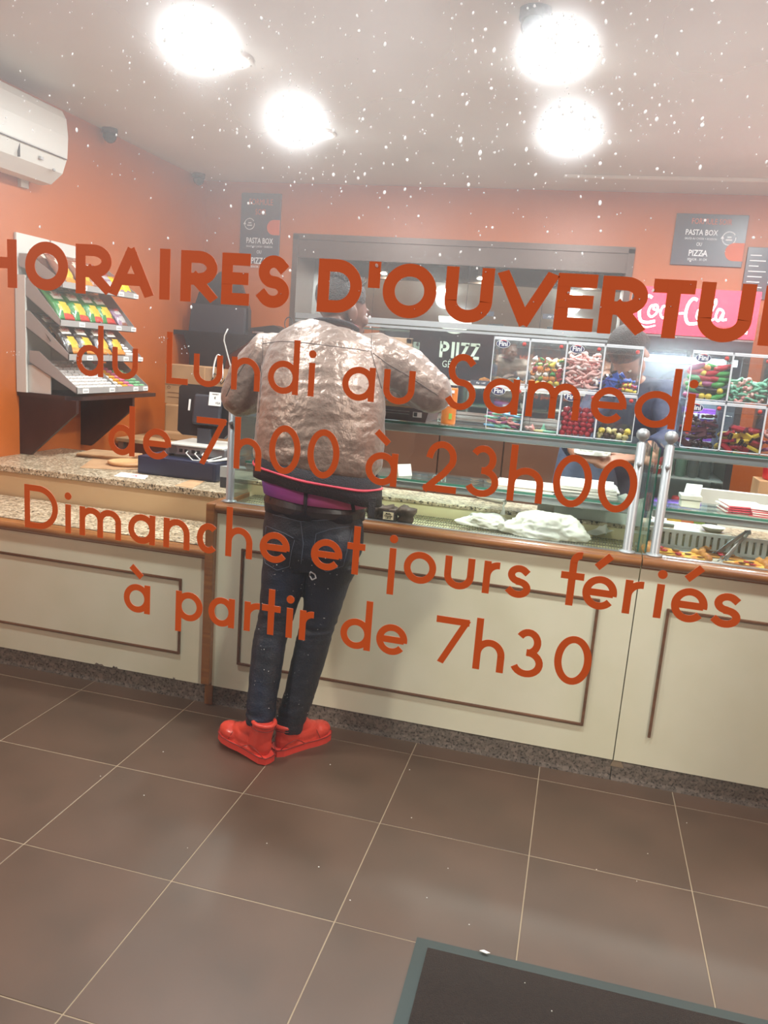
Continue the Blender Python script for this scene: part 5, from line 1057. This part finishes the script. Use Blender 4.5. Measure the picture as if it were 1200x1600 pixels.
# ============================================================ PEOPLE
def fuse(mb, name, vox, mats, parent, smooth=2, disp=None, edit=None, smf=.5):
    """melt overlapping volumes into one continuous surface"""
    me = mb.mesh(name, mats); o = bpy.data.objects.new(name, me); C.objects.link(o)
    m = o.modifiers.new('r', 'REMESH'); m.mode = 'VOXEL'; m.voxel_size = vox
    dg = bpy.context.evaluated_depsgraph_get(); me2 = bpy.data.meshes.new_from_object(o.evaluated_get(dg)); bpy.data.objects.remove(o)
    bm = bmesh.new(); bm.from_mesh(me2)
    for _ in range(smooth): bmesh.ops.smooth_vert(bm, verts=bm.verts, factor=smf, use_axis_x=True, use_axis_y=True, use_axis_z=True)
    bm.normal_update()
    if disp:
        ds = [(v, v.normal*disp(v.co)) for v in bm.verts]
        for v, d in ds: v.co += d
    if edit: edit(bm)
    for f in bm.faces: f.smooth = True
    bm.to_mesh(me2); bm.free(); me2.materials.clear()
    for m_ in (mats if isinstance(mats, list) else [mats]): me2.materials.append(m_)
    me2.name = name
    return link(name, me2, parent)
def hand(mb, wrist, d, palm_n, s=1.0, curl=.5, thumb=1):
    """palm and five bent fingers; d points along the hand, palm_n out of the palm"""
    d = Vector(d).normalized(); n = Vector(palm_n); n = (n-d*n.dot(d)).normalized(); side = d.cross(n).normalized()*thumb
    mb.tube([wrist-d*.02, wrist+d*.03, wrist+d*.07, wrist+d*.095], [.026*s, .036*s, .041*s, .036*s], n=12, flat=.42, up=n)
    for k, (off, L) in enumerate(((-.030, .062), (-.011, .074), (.010, .079), (.030, .070))):
        p = wrist+d*.085*s+side*off*s; a = p; pts = [a-d*.02]; dd = d
        for j in range(4):
            pts.append(a); dd = (dd+n*curl*.38).normalized(); a = a+dd*L*s/3
        mb.tube(pts, [.0095*s, .0092*s, .0088*s, .008*s, .0065*s], n=8)
    p = wrist+d*.025*s+side*.03*s; a = p; pts = [p-side*.015]; dd = (d*.7+side*.75).normalized()
    for j in range(3): pts.append(a); a = a+dd*.03*s; dd = (dd+d*.3+n*curl*.3).normalized()
    mb.tube(pts, [.013*s, .0125*s, .0105*s, .0085*s], n=8)
def head(mb, c, yaw, s=1.0, tilt=0.0):
    """skull, jaw, brow, nose, lips, ears; face looks along +y turned by yaw"""
    Mh = T(*c) @ RZ(yaw) @ RX(tilt)
    E_ = lambda p, r, n=16, m=12, rot=None: mb.ell(tuple(x*s for x in p), tuple(x*s for x in r), M=Mh, n=n, m=m, rot=rot)
    E_((0, -.012, .030), (.077, .098, .092), 20, 16); E_((0, .02, .0), (.069, .082, .085)); E_((0, .04, -.055), (.055, .060, .062)); E_((0, .085, -.098), (.024, .02, .018))
    E_((0, .092, .014), (.048, .014, .011)); E_((0, .112, -.022), (.014, .018, .013)); E_((0, .106, -.004), (.009, .014, .024)); E_((0, .101, -.060), (.025, .010, .008)); E_((0, .098, -.072), (.021, .010, .008))
    for sx in (-1, 1):
        E_((sx*.043, .072, -.028), (.022, .022, .022)); E_((sx*.078, -.008, -.014), (.010, .021, .032), rot=Euler((.15, 0, -sx*.35)).to_matrix()); E_((sx*.081, -.006, -.036), (.007, .010, .012))
    return Mh
def face_parts(par, Mh, s=1.0):
    wm = bpy.data.materials.get('eye_white') or mat('eye_white', 'e6e0d6', .25); im = bpy.data.materials.get('iris') or mat('iris', '20130d', .2)
    for sx in (-1, 1):
        MB().ell((sx*.031*s, .083*s, -.002*s), (.013*s, .012*s, .010*s), M=Mh, n=14, m=10).ell((sx*.031*s, .0925*s, -.002*s), (.0055*s, .004*s, .0055*s), 1, M=Mh, n=10, m=8).build('eye', [wm, im], par)
def nz(p, s, o=0): return noise.noise(Vector((p.x*s[0]+o, p.y*s[1]+o, p.z*s[2]+o)))
skin = mat('dark_skin', '6b4a3c', .45, col2='5d3f33', scale=14); skin.node_tree.nodes['Principled BSDF'].inputs['Subsurface Weight'].default_value = .05

# ---- the customer
cu_ = thing('person', 'person in shiny rose-beige bomber jacket, dark jeans and red high-top shoes leaning on the counter, seen from behind', 'person', (0, 0, 0))
cu_['label'] = 'person seen from behind in rose-beige bomber jacket, dark jeans and red high-tops, leaning forward'
V = lambda px, py, y: at(px, py, Y=y)
neck0 = V(521, 520, .05); hc = V(535, 484, .09)
shL, elL, wrL = V(418, 556, .02), V(383, 620, .03), Vector((.86, .30, 1.368))
shR, elR, wrR = V(588, 560, .04), V(668, 612, .05), Vector((1.17, .37, 1.425))
hip = V(489, 850, -.11); ankL, ankR = Vector((.945, -.245, .13)), Vector((1.025, -.155, .13))
kneeL, kneeR = V(428, 975, -.17), V(492, 985, -.11)
b = MB()
b.tube([V(489, 860, -.1), V(490, 800, -.1), V(492, 740, -.12), V(498, 660, -.11), V(502, 590, -.05), V(508, 545, .03), neck0], [.15, .155, .15, .165, .18, .13, .06], n=20, flat=.68, up=(0, 1, 0))
b.tube([neck0-Vector((0, 0, .05)), neck0, hc+Vector((-.0, -.02, -.05))], [.068, .061, .060], n=16)
Mh = head(b, hc, -math.radians(36), 1.0, -.10)
for s_, e_, w_, th_n in ((shL, elL, wrL, 1), (shR, elR, wrR, -1)):
    b.tube([V(505, 560, .02)*.4+s_*.6, s_, s_*.5+e_*.5, e_], [.06, .06, .05, .038], n=14); b.tube([e_, e_*.5+w_*.5, w_], [.038, .036, .028], n=14)
hand(b, wrL, (wrL-elL)+Vector((.05, .0, -.05)), (0, 0, -1), 1.0, .35, -1); hand(b, wrR, (wrR-elR)+Vector((0, 0, -.03)), (0, 0, -1), 1.0, .5, 1)
for k_, a_, hx_ in ((kneeL, ankL, -.085), (kneeR, ankR, .085)):
    h_ = hip+Vector((hx_, 0, -.02)); b.tube([h_, h_*.5+k_*.5, k_], [.075, .062, .045], n=14); b.tube([k_, k_*.55+a_*.45, a_, a_-Vector((0, 0, .06))], [.045, .04, .034, .033], n=14)
body = fuse(b, 'body', .0055, skin, cu_, 1)
face_parts(cu_, Mh)
# hair: short, longer and twisted on top
hb = MB(); Mhh = Mh; rh = random.Random(4)
hb.ell((0, -.016, .048), (.078, .097, .082), M=Mhh, n=24, m=16)
def cut_hair(bm):
    inv = Mhh.inverted(); rm = []
    for v in bm.verts:
        q = inv @ v.co
        if q.z < .03-.35*min(0, q.y+.02)*-1*0 - (.05 if q.y < -.045 else 0) or (q.y > .06 and q.z < .075): rm.append(v)
    bmesh.ops.delete(bm, geom=rm, context='VERTS')
hairm = mat('black_hair', '17130f', .6, col2='2a221c', scale=120, bump=.8, bscale=160)
hair = fuse(hb, 'hair', .005, hairm, cu_, 0, disp=lambda p: .006+.004*abs(noise.noise(p*160)), edit=cut_hair)
tw = MB()
for k in range(230):
    a_ = rh.uniform(0, 2*PI); r_ = math.sqrt(rh.random())*.072; x, y = r_*math.cos(a_), -.014+r_*1.15*math.sin(a_); z = .048+.086*math.sqrt(max(0, 1-(x/.082)**2-((y+.016)/.1)**2))
    d = Vector((x*4+rh.uniform(-.4, .4), y*3+rh.uniform(-.4, .4), 1)).normalized(); L = rh.uniform(.012, .026); p = Vector((x, y, z)); s_ = Vector((rh.uniform(-1, 1), rh.uniform(-1, 1), 0))*.005
    tw.tube([p, p+d*L*.5+s_, p+d*L], [.0042, .0036, .0015], n=5, M=Mhh)
tag(tw.build('hair_twists', hairm, cu_), 'short twisted curls on top of the head', kind='stuff')

# jacket
jmat = mat('rose_beige_satin', '917d6f', .34, .35, col2='7d6a5e', scale=14, bump=.5, bscale=45, sheen=.2)
j = MB()
j.tube([V(495, 752, -.13), V(496, 715, -.13), V(499, 680, -.125), V(501, 640, -.11), V(502, 600, -.075), V(503, 565, -.035), V(506, 540, .005), V(512, 523, .035), V(519, 512, .045)], [.218, .246, .244, .240, .236, .226, .196, .135, .078], n=32, flat=.66, up=(0, 1, 0))
j.tube([V(470, 556, .01), shL, V(392, 585, .02), elL+Vector((-.012, -.01, 0))], [.085, .092, .086, .079], n=20); j.tube([elL+Vector((-.012, -.01, 0)), elL*.55+wrL*.45, wrL-(wrL-elL).normalized()*.02], [.079, .060, .046], n=18); j.ell(elL+Vector((-.012, -.01, 0)), (.079, .079, .079), n=20, m=14)
j.tube([V(540, 560, .02), shR, V(636, 580, .04), elR+Vector((.016, -.005, 0))], [.09, .096, .088, .078], n=20); j.tube([elR+Vector((.016, -.005, 0)), elR*.55+wrR*.45, wrR-(wrR-elR).normalized()*.02], [.078, .066, .048], n=18); j.ell(elR+Vector((.016, -.005, 0)), (.078, .078, .078), n=20, m=14)
cxj = V(496, 742, -.1).x; zh = V(496, 742, -.1).z
def jd(p):
    arm = max(0, min(1, (abs(p.x-cxj)-.20)/.06)); t_ = 1-arm
    d = .0045*(.28-abs(nz(p, (5, 5, 24), 3)))*t_*min(1, max(.3, (1.62-p.z)/.1))           # cross creases on the back
    d += .010*(.25-abs(nz(Vector((p.x+p.z*.6, p.y, p.z-p.x*.5)), (9, 9, 11), 9)))*t_*max(0, min(1, (1.28-p.z)/.15))
    d += .008*(.25-abs(nz(Vector((p.x-p.z*.8, p.y, p.z+p.x)), (22, 9, 9), 21)))*arm
    d += .0045*(.25-abs(nz(Vector((p.x+p.z*.4, p.y, p.z-p.x*.3)), (16, 16, 34), 14)))*t_+.0022*nz(p, (38, 38, 60), 5)
    if p.z < zh+.05: d -= .02*max(0, (zh+.05-p.z)/.05)
    return d
def jcut(bm):
    for v in bm.verts:
        w_ = max(0, min(1, (1.28-v.co.z)/.2))*max(0, min(1, (.25-abs(v.co.x-cxj))/.05)); v.co.z -= .10*(v.co.x-cxj)*w_*w_
    for k in range(2): bmesh.ops.smooth_vert(bm, verts=bm.verts, factor=.3, use_axis_x=True, use_axis_y=True, use_axis_z=True)
jacket = fuse(j, 'jacket', .0062, jmat, cu_, 4, disp=jd, edit=jcut)
# ribbed hem with red stripe, collar, cuffs
ribm = mat('black_rib_knit', '1d1b20', .8, bump=.6, bscale=220); stripe = mat('red_stripe', 'c23a4c', .6)
def band(name, cx, cy, z, rx, ry, hh, tilt, m_, par, flare=0.0, wav=.006, n=64, sag=0.0, front=0):
    vs = []; fs = []
    for row, (u, ro) in enumerate(((0, 0), (.5, .006), (1, 0), (1, -.008), (0, -.008))):
        for k in range(n):
            a_ = 2*PI*k/n; cc, ss = math.cos(a_), math.sin(a_); r_ = 1+(ro+flare*u+wav*math.sin(7*a_)*u)/rx
            x = cx+rx*r_*cc; y = cy+ry*r_*ss; vs.append((x, y, z-hh*u-tilt*(x-cx)-sag*u*max(0, cc)**2))
    for row in range(5):
        for k in range(n): fs.append((row*n+k, row*n+(k+1) % n, ((row+1) % 5)*n+(k+1) % n, ((row+1) % 5)*n+k))
    return MB().add(vs, fs, 0, True).build(name, m_, par)
hm = V(495, 738, -.13)
hem = band('hem_ribbing', hm.x, hm.y, hm.z+.030, .234, .158, .078, .10, ribm, jacket, .010, .008, sag=.03)
band('red_stripe', hm.x, hm.y, hm.z-.004, .243, .167, .009, .115, stripe, hem, .0, .007)
MB().prism([(0, 0), (.03, 0), (.026, -.07), (.004, -.06)], .012, M=T(hm.x+.215, hm.y-.06, hm.z-.06) @ RZ(.5) @ RX(PI/2)).build('hanging_corner', ribm, hem)
nk = V(519, 513, .045)
col = MB(); pts = [(nk.x+.083*math.cos(a_), nk.y+.02+.078*math.sin(a_), nk.z+.008-.02*math.sin(a_)) for a_ in [PI*1.45+2*PI*k/30*.86-1.3 for k in range(31)]]
col.tube(pts, .017, n=10, flat=.5, up=(0, 0, 1)); cl = fuse(col, 'collar', .005, ribm, jacket, 1)
MB().tube([(p[0]*1.0+(p[0]-nk.x)*.12, p[1]+(p[1]-nk.y-.02)*.12, p[2]+.003) for p in pts], .0035, n=6).build('red_stripe', stripe, cl)
for w_, e_ in ((wrL, elL), (wrR, elR)):
    d = (w_-e_).normalized(); MB().tube([w_-d*.04, w_-d*.01, w_+d*.02], [.047, .043, .038], n=20).build('cuff', ribm, jacket)
dg = bpy.context.evaluated_depsgraph_get()
def on_surface(o, pix, r, name, m_, par, off=.0008, sub=8, n=5):
    """a seam: points found by looking at the garment from where it was photographed"""
    bv = BVHTree.FromPolygons([v.co for v in o.data.vertices], [p.vertices for p in o.data.polygons]); pts = []
    for i in range(len(pix)-1):
        for k in range(sub):
            u = k/sub; px, py = pix[i][0]*(1-u)+pix[i+1][0]*u, pix[i][1]*(1-u)+pix[i+1][1]*u
            d = (CF+(px-600)/FPX*CR-(py-800)/FPX*CU).normalized(); h = bv.ray_cast(CAMP, d)
            if h[0] is not None and (not pts or (h[0]-pts[-1]).length < .06): pts.append(h[0]+h[1]*off)
    if len(pts) > 2: return MB().tube(pts, r, n=n).build(name, m_, par)
seam = mat('seam_thread', '5c4a42', .6); thr = mat('denim_thread', '4f5868', .6)  # jacket seams darker than the satin
on_surface(jacket, [(411, 537), (440, 533), (480, 536), (520, 541), (560, 546), (578, 549)], .0016, 'seam', seam, jacket)
on_surface(jacket, [(411, 520), (410, 560), (407, 610), (404, 650)], .0016, 'seam', seam, jacket)
on_surface(jacket, [(581, 520), (580, 550), (590, 585), (597, 610)], .0016, 'seam', seam, jacket)
on_surface(jacket, [(583, 552), (605, 568), (635, 585), (665, 605), (688, 620)], .0015, 'seam', seam, jacket)
on_surface(jacket, [(392, 552), (378, 575), (362, 600), (352, 622)], .0015, 'seam', seam, jacket)
# shirt showing below the jacket, belt, jeans
shirtm = mat('purple_shirt', '8a4fb8', .6, col2='d45fae', scale=3.0, mixpow=(.42, .55)); nt = shirtm.node_tree
r_ = [n for n in nt.nodes if n.type == 'VALTORGB'][0]; tc = [n for n in nt.nodes if n.type == 'TEX_COORD'][0]; sx = nt.nodes.new('ShaderNodeSeparateXYZ'); mr = nt.nodes.new('ShaderNodeMapRange')
nt.links.new(tc.outputs['Object'], sx.inputs[0]); nt.links.new(sx.outputs[0], mr.inputs[0]); mr.inputs['From Min'].default_value = .84; mr.inputs['From Max'].default_value = 1.22; nt.links.new(mr.outputs[0], r_.inputs[0])
r_.color_ramp.elements[0].color = (*hx('4a44b4'), 1); r_.color_ramp.elements[0].position = 0; r_.color_ramp.elements[1].color = (*hx('d0608a'), 1); r_.color_ramp.elements[1].position = 1; e_ = r_.color_ramp.elements.new(.4); e_.color = (*hx('b250b4'), 1)
sh0 = V(494, 768, -.105)
band('shirt', sh0.x, sh0.y, sh0.z+.06, .207, .152, .085, .06, shirtm, cu_, -.004, .003)
jn = mat('dark_denim', '080f1c', .55, col2='14243f', scale=5, bump=.25, bscale=150, mixpow=(.5, .8))
l = MB()
l.tube([V(491, 781, -.105), V(490, 800, -.108), V(489, 830, -.112), V(489, 862, -.115), V(490, 885, -.115)], [.178, .186, .196, .190, .150], n=28, flat=.70, up=(0, 1, 0))
l.ell(V(456, 848, -.165), (.088, .085, .10)); l.ell(V(521, 853, -.165), (.090, .085, .10))
L_ = [(452, 868, -.125, .098), (443, 905, -.14, .086), (434, 950, -.155, .070), (428, 975, -.16, .062), (421, 1003, -.175, .064), (415, 1050, -.20, .062), (409, 1095, -.225, .056), (407, 1122, -.235, .056), (407, 1130, -.237, .054)]
R__ = [(523, 870, -.12, .100), (511, 905, -.115, .087), (503, 950, -.11, .072), (495, 980, -.11, .066), (488, 1008, -.115, .066), (477, 1050, -.125, .063), (466, 1090, -.14, .058), (453, 1128, -.152, .055), (451, 1141, -.155, .055)]
for Q in (L_, R__): l.tube([V(a_, b__, y) for a_, b__, y, r in Q], [r for a_, b__, y, r in Q], n=22)
kz = kneeL.z
def ld(p):
    k = max(0, 1-abs(p.z-kz)/.10); a_ = max(0, 1-abs(p.z-.17)/.09); h_ = max(0, 1-abs(p.z-.80)/.06)
    return .009*(.3-abs(nz(p, (7, 7, 34), 4)))*k+.010*(.3-abs(nz(p, (8, 8, 40), 8)))*a_+.006*(.3-abs(nz(p, (6, 6, 24), 2)))*h_+.002*nz(p, (20, 20, 30), 1)
jeans = fuse(l, 'jeans', .006, jn, cu_, 3, disp=ld)
blk = mat('black_waistband', '1c1b20', .7); bltm = mat('dark_leather_belt', '2a201d', .35, col2='33302f', scale=12)
w0 = V(491, 783, -.105)
band('undershorts_waistband', w0.x, w0.y, w0.z+.055, .178, .126, .06, .03, blk, cu_)
bl = band('belt', w0.x, w0.y, w0.z+.010, .188, .135, .045, .03, bltm, cu_, .003, .002)
for p in bl.data.polygons: p.use_smooth = False
band('waistband', w0.x, w0.y, w0.z+.016, .186, .133, .064, .03, jn, jeans, .004)
for pp in ([(478, 766), (477, 790), (476, 806)], [(549, 775), (551, 788), (553, 800)], [(425, 772), (423, 788)]):
    P_ = [V(px, py, -.262 if 440 < px < 500 else -.20) for px, py in pp]; MB().tube(P_, .0075, n=6, flat=.35, up=(0, 1, 0)).build('belt_loop', jn, jeans)
for pp in ([(417, 822), (446, 834), (461, 842)], [(416, 823), (413, 870), (415, 880), (433, 891), (452, 885), (456, 860), (461, 842)], [(494, 834), (520, 826), (551, 822)], [(494, 834), (487, 875), (510, 893), (536, 884), (545, 850), (551, 823)], [(426, 804), (470, 815), (515, 812), (556, 797)], [(470, 815), (474, 850), (470, 885)]):
    on_surface(jeans, pp, .0011, 'stitching', thr, jeans, .0012)
on_surface(jeans, [(485, 893), (492, 897), (494, 903), (488, 906), (484, 899), (485, 893)], .0028, 'frayed_hole', mat('frayed_cotton', 'c9cdd2', .8), jeans, .001)
sp = MB(); rs = random.Random(9); bv = BVHTree.FromPolygons([v.co for v in jeans.data.vertices], [p.vertices for p in jeans.data.polygons])
for _ in range(90):
    px, py = rs.uniform(395, 540), rs.uniform(870, 1120); h = bv.ray_cast(CAMP, (CF+(px-600)/FPX*CR-(py-800)/FPX*CU).normalized())
    if h[0] is not None: r = rs.uniform(.0006, .0018); sp.ell(h[0]+h[1]*.0003, (r, r, r*.8), n=6, m=4)
tag(sp.build('paint_specks', M['paper'], jeans), 'tiny white paint specks on the jeans', kind='stuff')
# shoes
redl = mat('red_leather', 'cf3e2b', .40, col2='c03423', scale=20, bump=.12, bscale=70, coat=.15); redd = mat('red_rubber', 'cf3a2c', .5); redk = mat('dark_red_stitch', '7a1c14', .6)
def shoe(nm, loc, yaw, pitch, roll, s=.93, mir=1, sh=1.0):
    t = MB(); Ms = T(*loc) @ RZ(yaw) @ RY(pitch) @ RX(roll) @ Matrix.Diagonal((s, s*mir, s, 1))
    t.ell((.218, .004, .048), (.072, .049, .040), M=Ms); t.ell((.15, 0, .062), (.08, .044, .05), M=Ms); t.ell((.06, 0, .06), (.058, .042, .062), M=Ms)
    t.tube([(.065, 0, .05), (.058, 0, .12*sh), (.052, 0, .172*sh)], [.049, .050, .053], n=20, flat=.9, M=Ms, up=(0, 1, 0)); t.tube([(.08, 0, .13), (.14, 0, .095), (.19, 0, .06)], [.04, .036, .03], n=14, M=Ms); t.tube([(.04, 0, .03), (.12, 0, .03), (.22, .003, .03)], [.04, .042, .045], n=14, M=Ms, flat=.5, up=(0, 0, 1))
    o = fuse(t, 'shoe', .0045, redl, cu_, 2)
    tag(o, nm)
    out = [(-.012, 0)]+[(x, w_) for x, w_ in ((-.008, .028), (.02, .043), (.08, .043), (.14, .045), (.19, .053), (.235, .053), (.27, .040), (.289, .018))]+[(.293, 0)]
    out = out+[(x, -w_*.93) for x, w_ in out[-2:0:-1]]
    sl = MB(); out = out[::-1]; sl.prism(out, .030, M=Ms); sl.build('sole', redd, o)
    MB().tube([Ms @ Vector((x*1.002, y*1.02, .030)) for x, y in out+[out[0]]], .0024, n=6).build('welt', redk, o)
    MB().tube([Ms @ Vector((.052+.047*math.cos(a_), .044*math.sin(a_), .168*sh)) for a_ in [k*PI/12 for k in range(25)]], .009, n=8).build('collar_padding', redl, o)
    MB().tube([Ms @ Vector((.054+.0545*math.cos(a_), .051*math.sin(a_), .148*sh)) for a_ in [k*PI/12 for k in range(25)]], .0016, n=5).build('seam', redk, o)
    for k in range(5):
        u = k/4; x = .112+.075*u; z = .150-.062*u
        MB().tube([Ms @ Vector((x-.004, -.030, z-.012)), Ms @ Vector((x+.004, -.012, z+.002)), Ms @ Vector((x, .012, z+.002)), Ms @ Vector((x-.006, .030, z-.012))], .0036, n=6, flat=.6).build('lace', redl, o)
    for sy in (-1, 1):
        MB().tube([Ms @ Vector((x, sy*y, z)) for x, y, z in ((.0, .038, .035), (.03, .049, .060), (.07, .050, .068), (.1, .048, .05), (.12, .047, .035))], .0014, n=5).build('seam', redk, o)
        MB().tube([Ms @ Vector((x, sy*y, z)) for x, y, z in ((.20, .048, .035), (.19, .045, .06), (.185, .03, .082), (.183, 0, .09))], .0014, n=5).build('seam', redk, o)
    return o
shoe('left red high-top shoe turned outwards with the toe lifted', (1.003, -.275, .004), math.radians(158), -.09, .0, .90)
shoe('right red high-top shoe pointing towards the counter', (1.0, -.205, .0), math.radians(57), 0, 0, .93, sh=.74)

# ---- the shop assistant behind the counter
sv = thing('person', 'shop assistant in dark navy clothes bending over behind the glass counter', 'person', (0, 0, 0))
hc2 = V(984, 552, 1.10); b = MB(); sk2 = mat('fair_skin', 'a3745c', .5, col2='93654e', scale=14)
Mh2 = head(b, hc2, math.radians(140), 1.0, -1.2)
pel = Vector((2.10, 1.38, .92)); nk2 = V(985, 588, 1.2)
b.tube([pel, pel+Vector((.01, -.02, .2)), V(990, 640, 1.28), nk2+Vector((0, .03, -.04)), nk2], [.15, .14, .17, .11, .06], n=18, flat=.66, up=(0, 1, 0)); b.tube([nk2, hc2+Vector((0, .03, -.05))], [.06, .055], n=12)
s1, e1_, w1 = V(1034, 612, 1.22), V(1050, 685, 1.05), V(985, 716, .82); s2_, e2_, w2 = V(946, 612, 1.22), V(893, 690, 1.05), V(905, 712, .82)
for s_, e_, w_ in ((s1, e1_, w1), (s2_, e2_, w2)): b.tube([s_*.7+nk2*.3-Vector((0, 0, .03)), s_, s_*.5+e_*.5, e_, e_*.5+w_*.5, w_], [.055, .058, .05, .045, .038, .027], n=12)
hand(b, w1, (-.8, -.2, -.15), (-.1, .3, -1), 1.0, .5, -1); hand(b, w2, (.8, -.2, -.1), (.1, .3, -1), 1.0, .5, 1)
for sx_ in (-1, 1): b.tube([pel+Vector((sx_*.09, 0, -.02)), Vector((2.10+sx_*.09, 1.36, .48)), Vector((2.10+sx_*.10, 1.40, .10)), Vector((2.10+sx_*.10, 1.40, .06))], [.085, .056, .04, .04], n=12); b.tube([Vector((2.10+sx_*.10, 1.42, .045)), Vector((2.10+sx_*.11, 1.32, .035)), Vector((2.10+sx_*.11, 1.22, .03))], [.035, .036, .025], n=10)
fuse(b, 'body', .0065, sk2, sv, 1); face_parts(sv, Mh2)
hb = MB(); hb.ell((0, -.02, .045), (.086, .103, .09), M=Mh2, n=24, m=16); hb.ell((0, -.06, -.01), (.07, .06, .07), M=Mh2); Mhh = Mh2
def cut2(bm):
    inv = Mh2.inverted(); bmesh.ops.delete(bm, geom=[v for v in bm.verts if (inv @ v.co).y > .075 and (inv @ v.co).z < .05], context='VERTS')
fuse(hb, 'hair', .006, hairm, sv, 1, edit=cut2)
nv = mat('navy_cloth', '20263c', .7, col2='2a3350', scale=6, bump=.3, bscale=40); ap = mat('blue_grey_apron', '4a566e', .75, col2='3f4a60', scale=6, bump=.2, bscale=50)
j = MB(); j.tube([pel+Vector((0, 0, .0)), pel+Vector((.01, -.02, .2)), V(990, 640, 1.28), V(988, 612, 1.24), nk2+Vector((0, .02, -.03))], [.19, .18, .205, .18, .09], n=22, flat=.68, up=(0, 1, 0))
for s_, e_, w_ in ((s1, e1_, w1), (s2_, e2_, w2)): j.tube([s_*.6+nk2*.4-Vector((0, 0, .04)), s_, s_*.5+e_*.5, e_, e_*.5+w_*.5], [.075, .078, .07, .064, .055], n=14)
fuse(j, 'jacket', .008, nv, sv, 3, disp=lambda p: .008*(.25-abs(nz(p, (8, 8, 16), 6))))
l = MB(); l.tube([pel+Vector((0, 0, .1)), pel, pel-Vector((0, 0, .08))], [.175, .19, .18], n=20, flat=.7, up=(0, 1, 0))
for sx_ in (-1, 1): l.tube([pel+Vector((sx_*.09, 0, -.04)), Vector((2.10+sx_*.09, 1.36, .48)), Vector((2.10+sx_*.10, 1.40, .07))], [.10, .075, .062], n=14)
fuse(l, 'trousers', .009, nv, sv, 2)
a_ = MB(); a_.tube([Vector((2.04, 1.30, 1.16)), Vector((2.05, 1.27, .95)), Vector((2.06, 1.26, .6))], [.14, .17, .18], n=18, flat=.5, up=(0, 1, 0)); fuse(a_, 'apron', .008, ap, sv, 2)
for sx_ in (-1, 1): fuse(MB().ell((2.10+sx_*.105, 1.33, .045), (.05, .14, .045)), 'shoe', .008, M['black'], sv, 1)
blob_bag('paper_bag', at(925, 706, Y=.80), (.075, .045, .05), 'crumpled white paper bag held in the hands of the shop assistant', 7.7, M['paper'], 'paper bag')
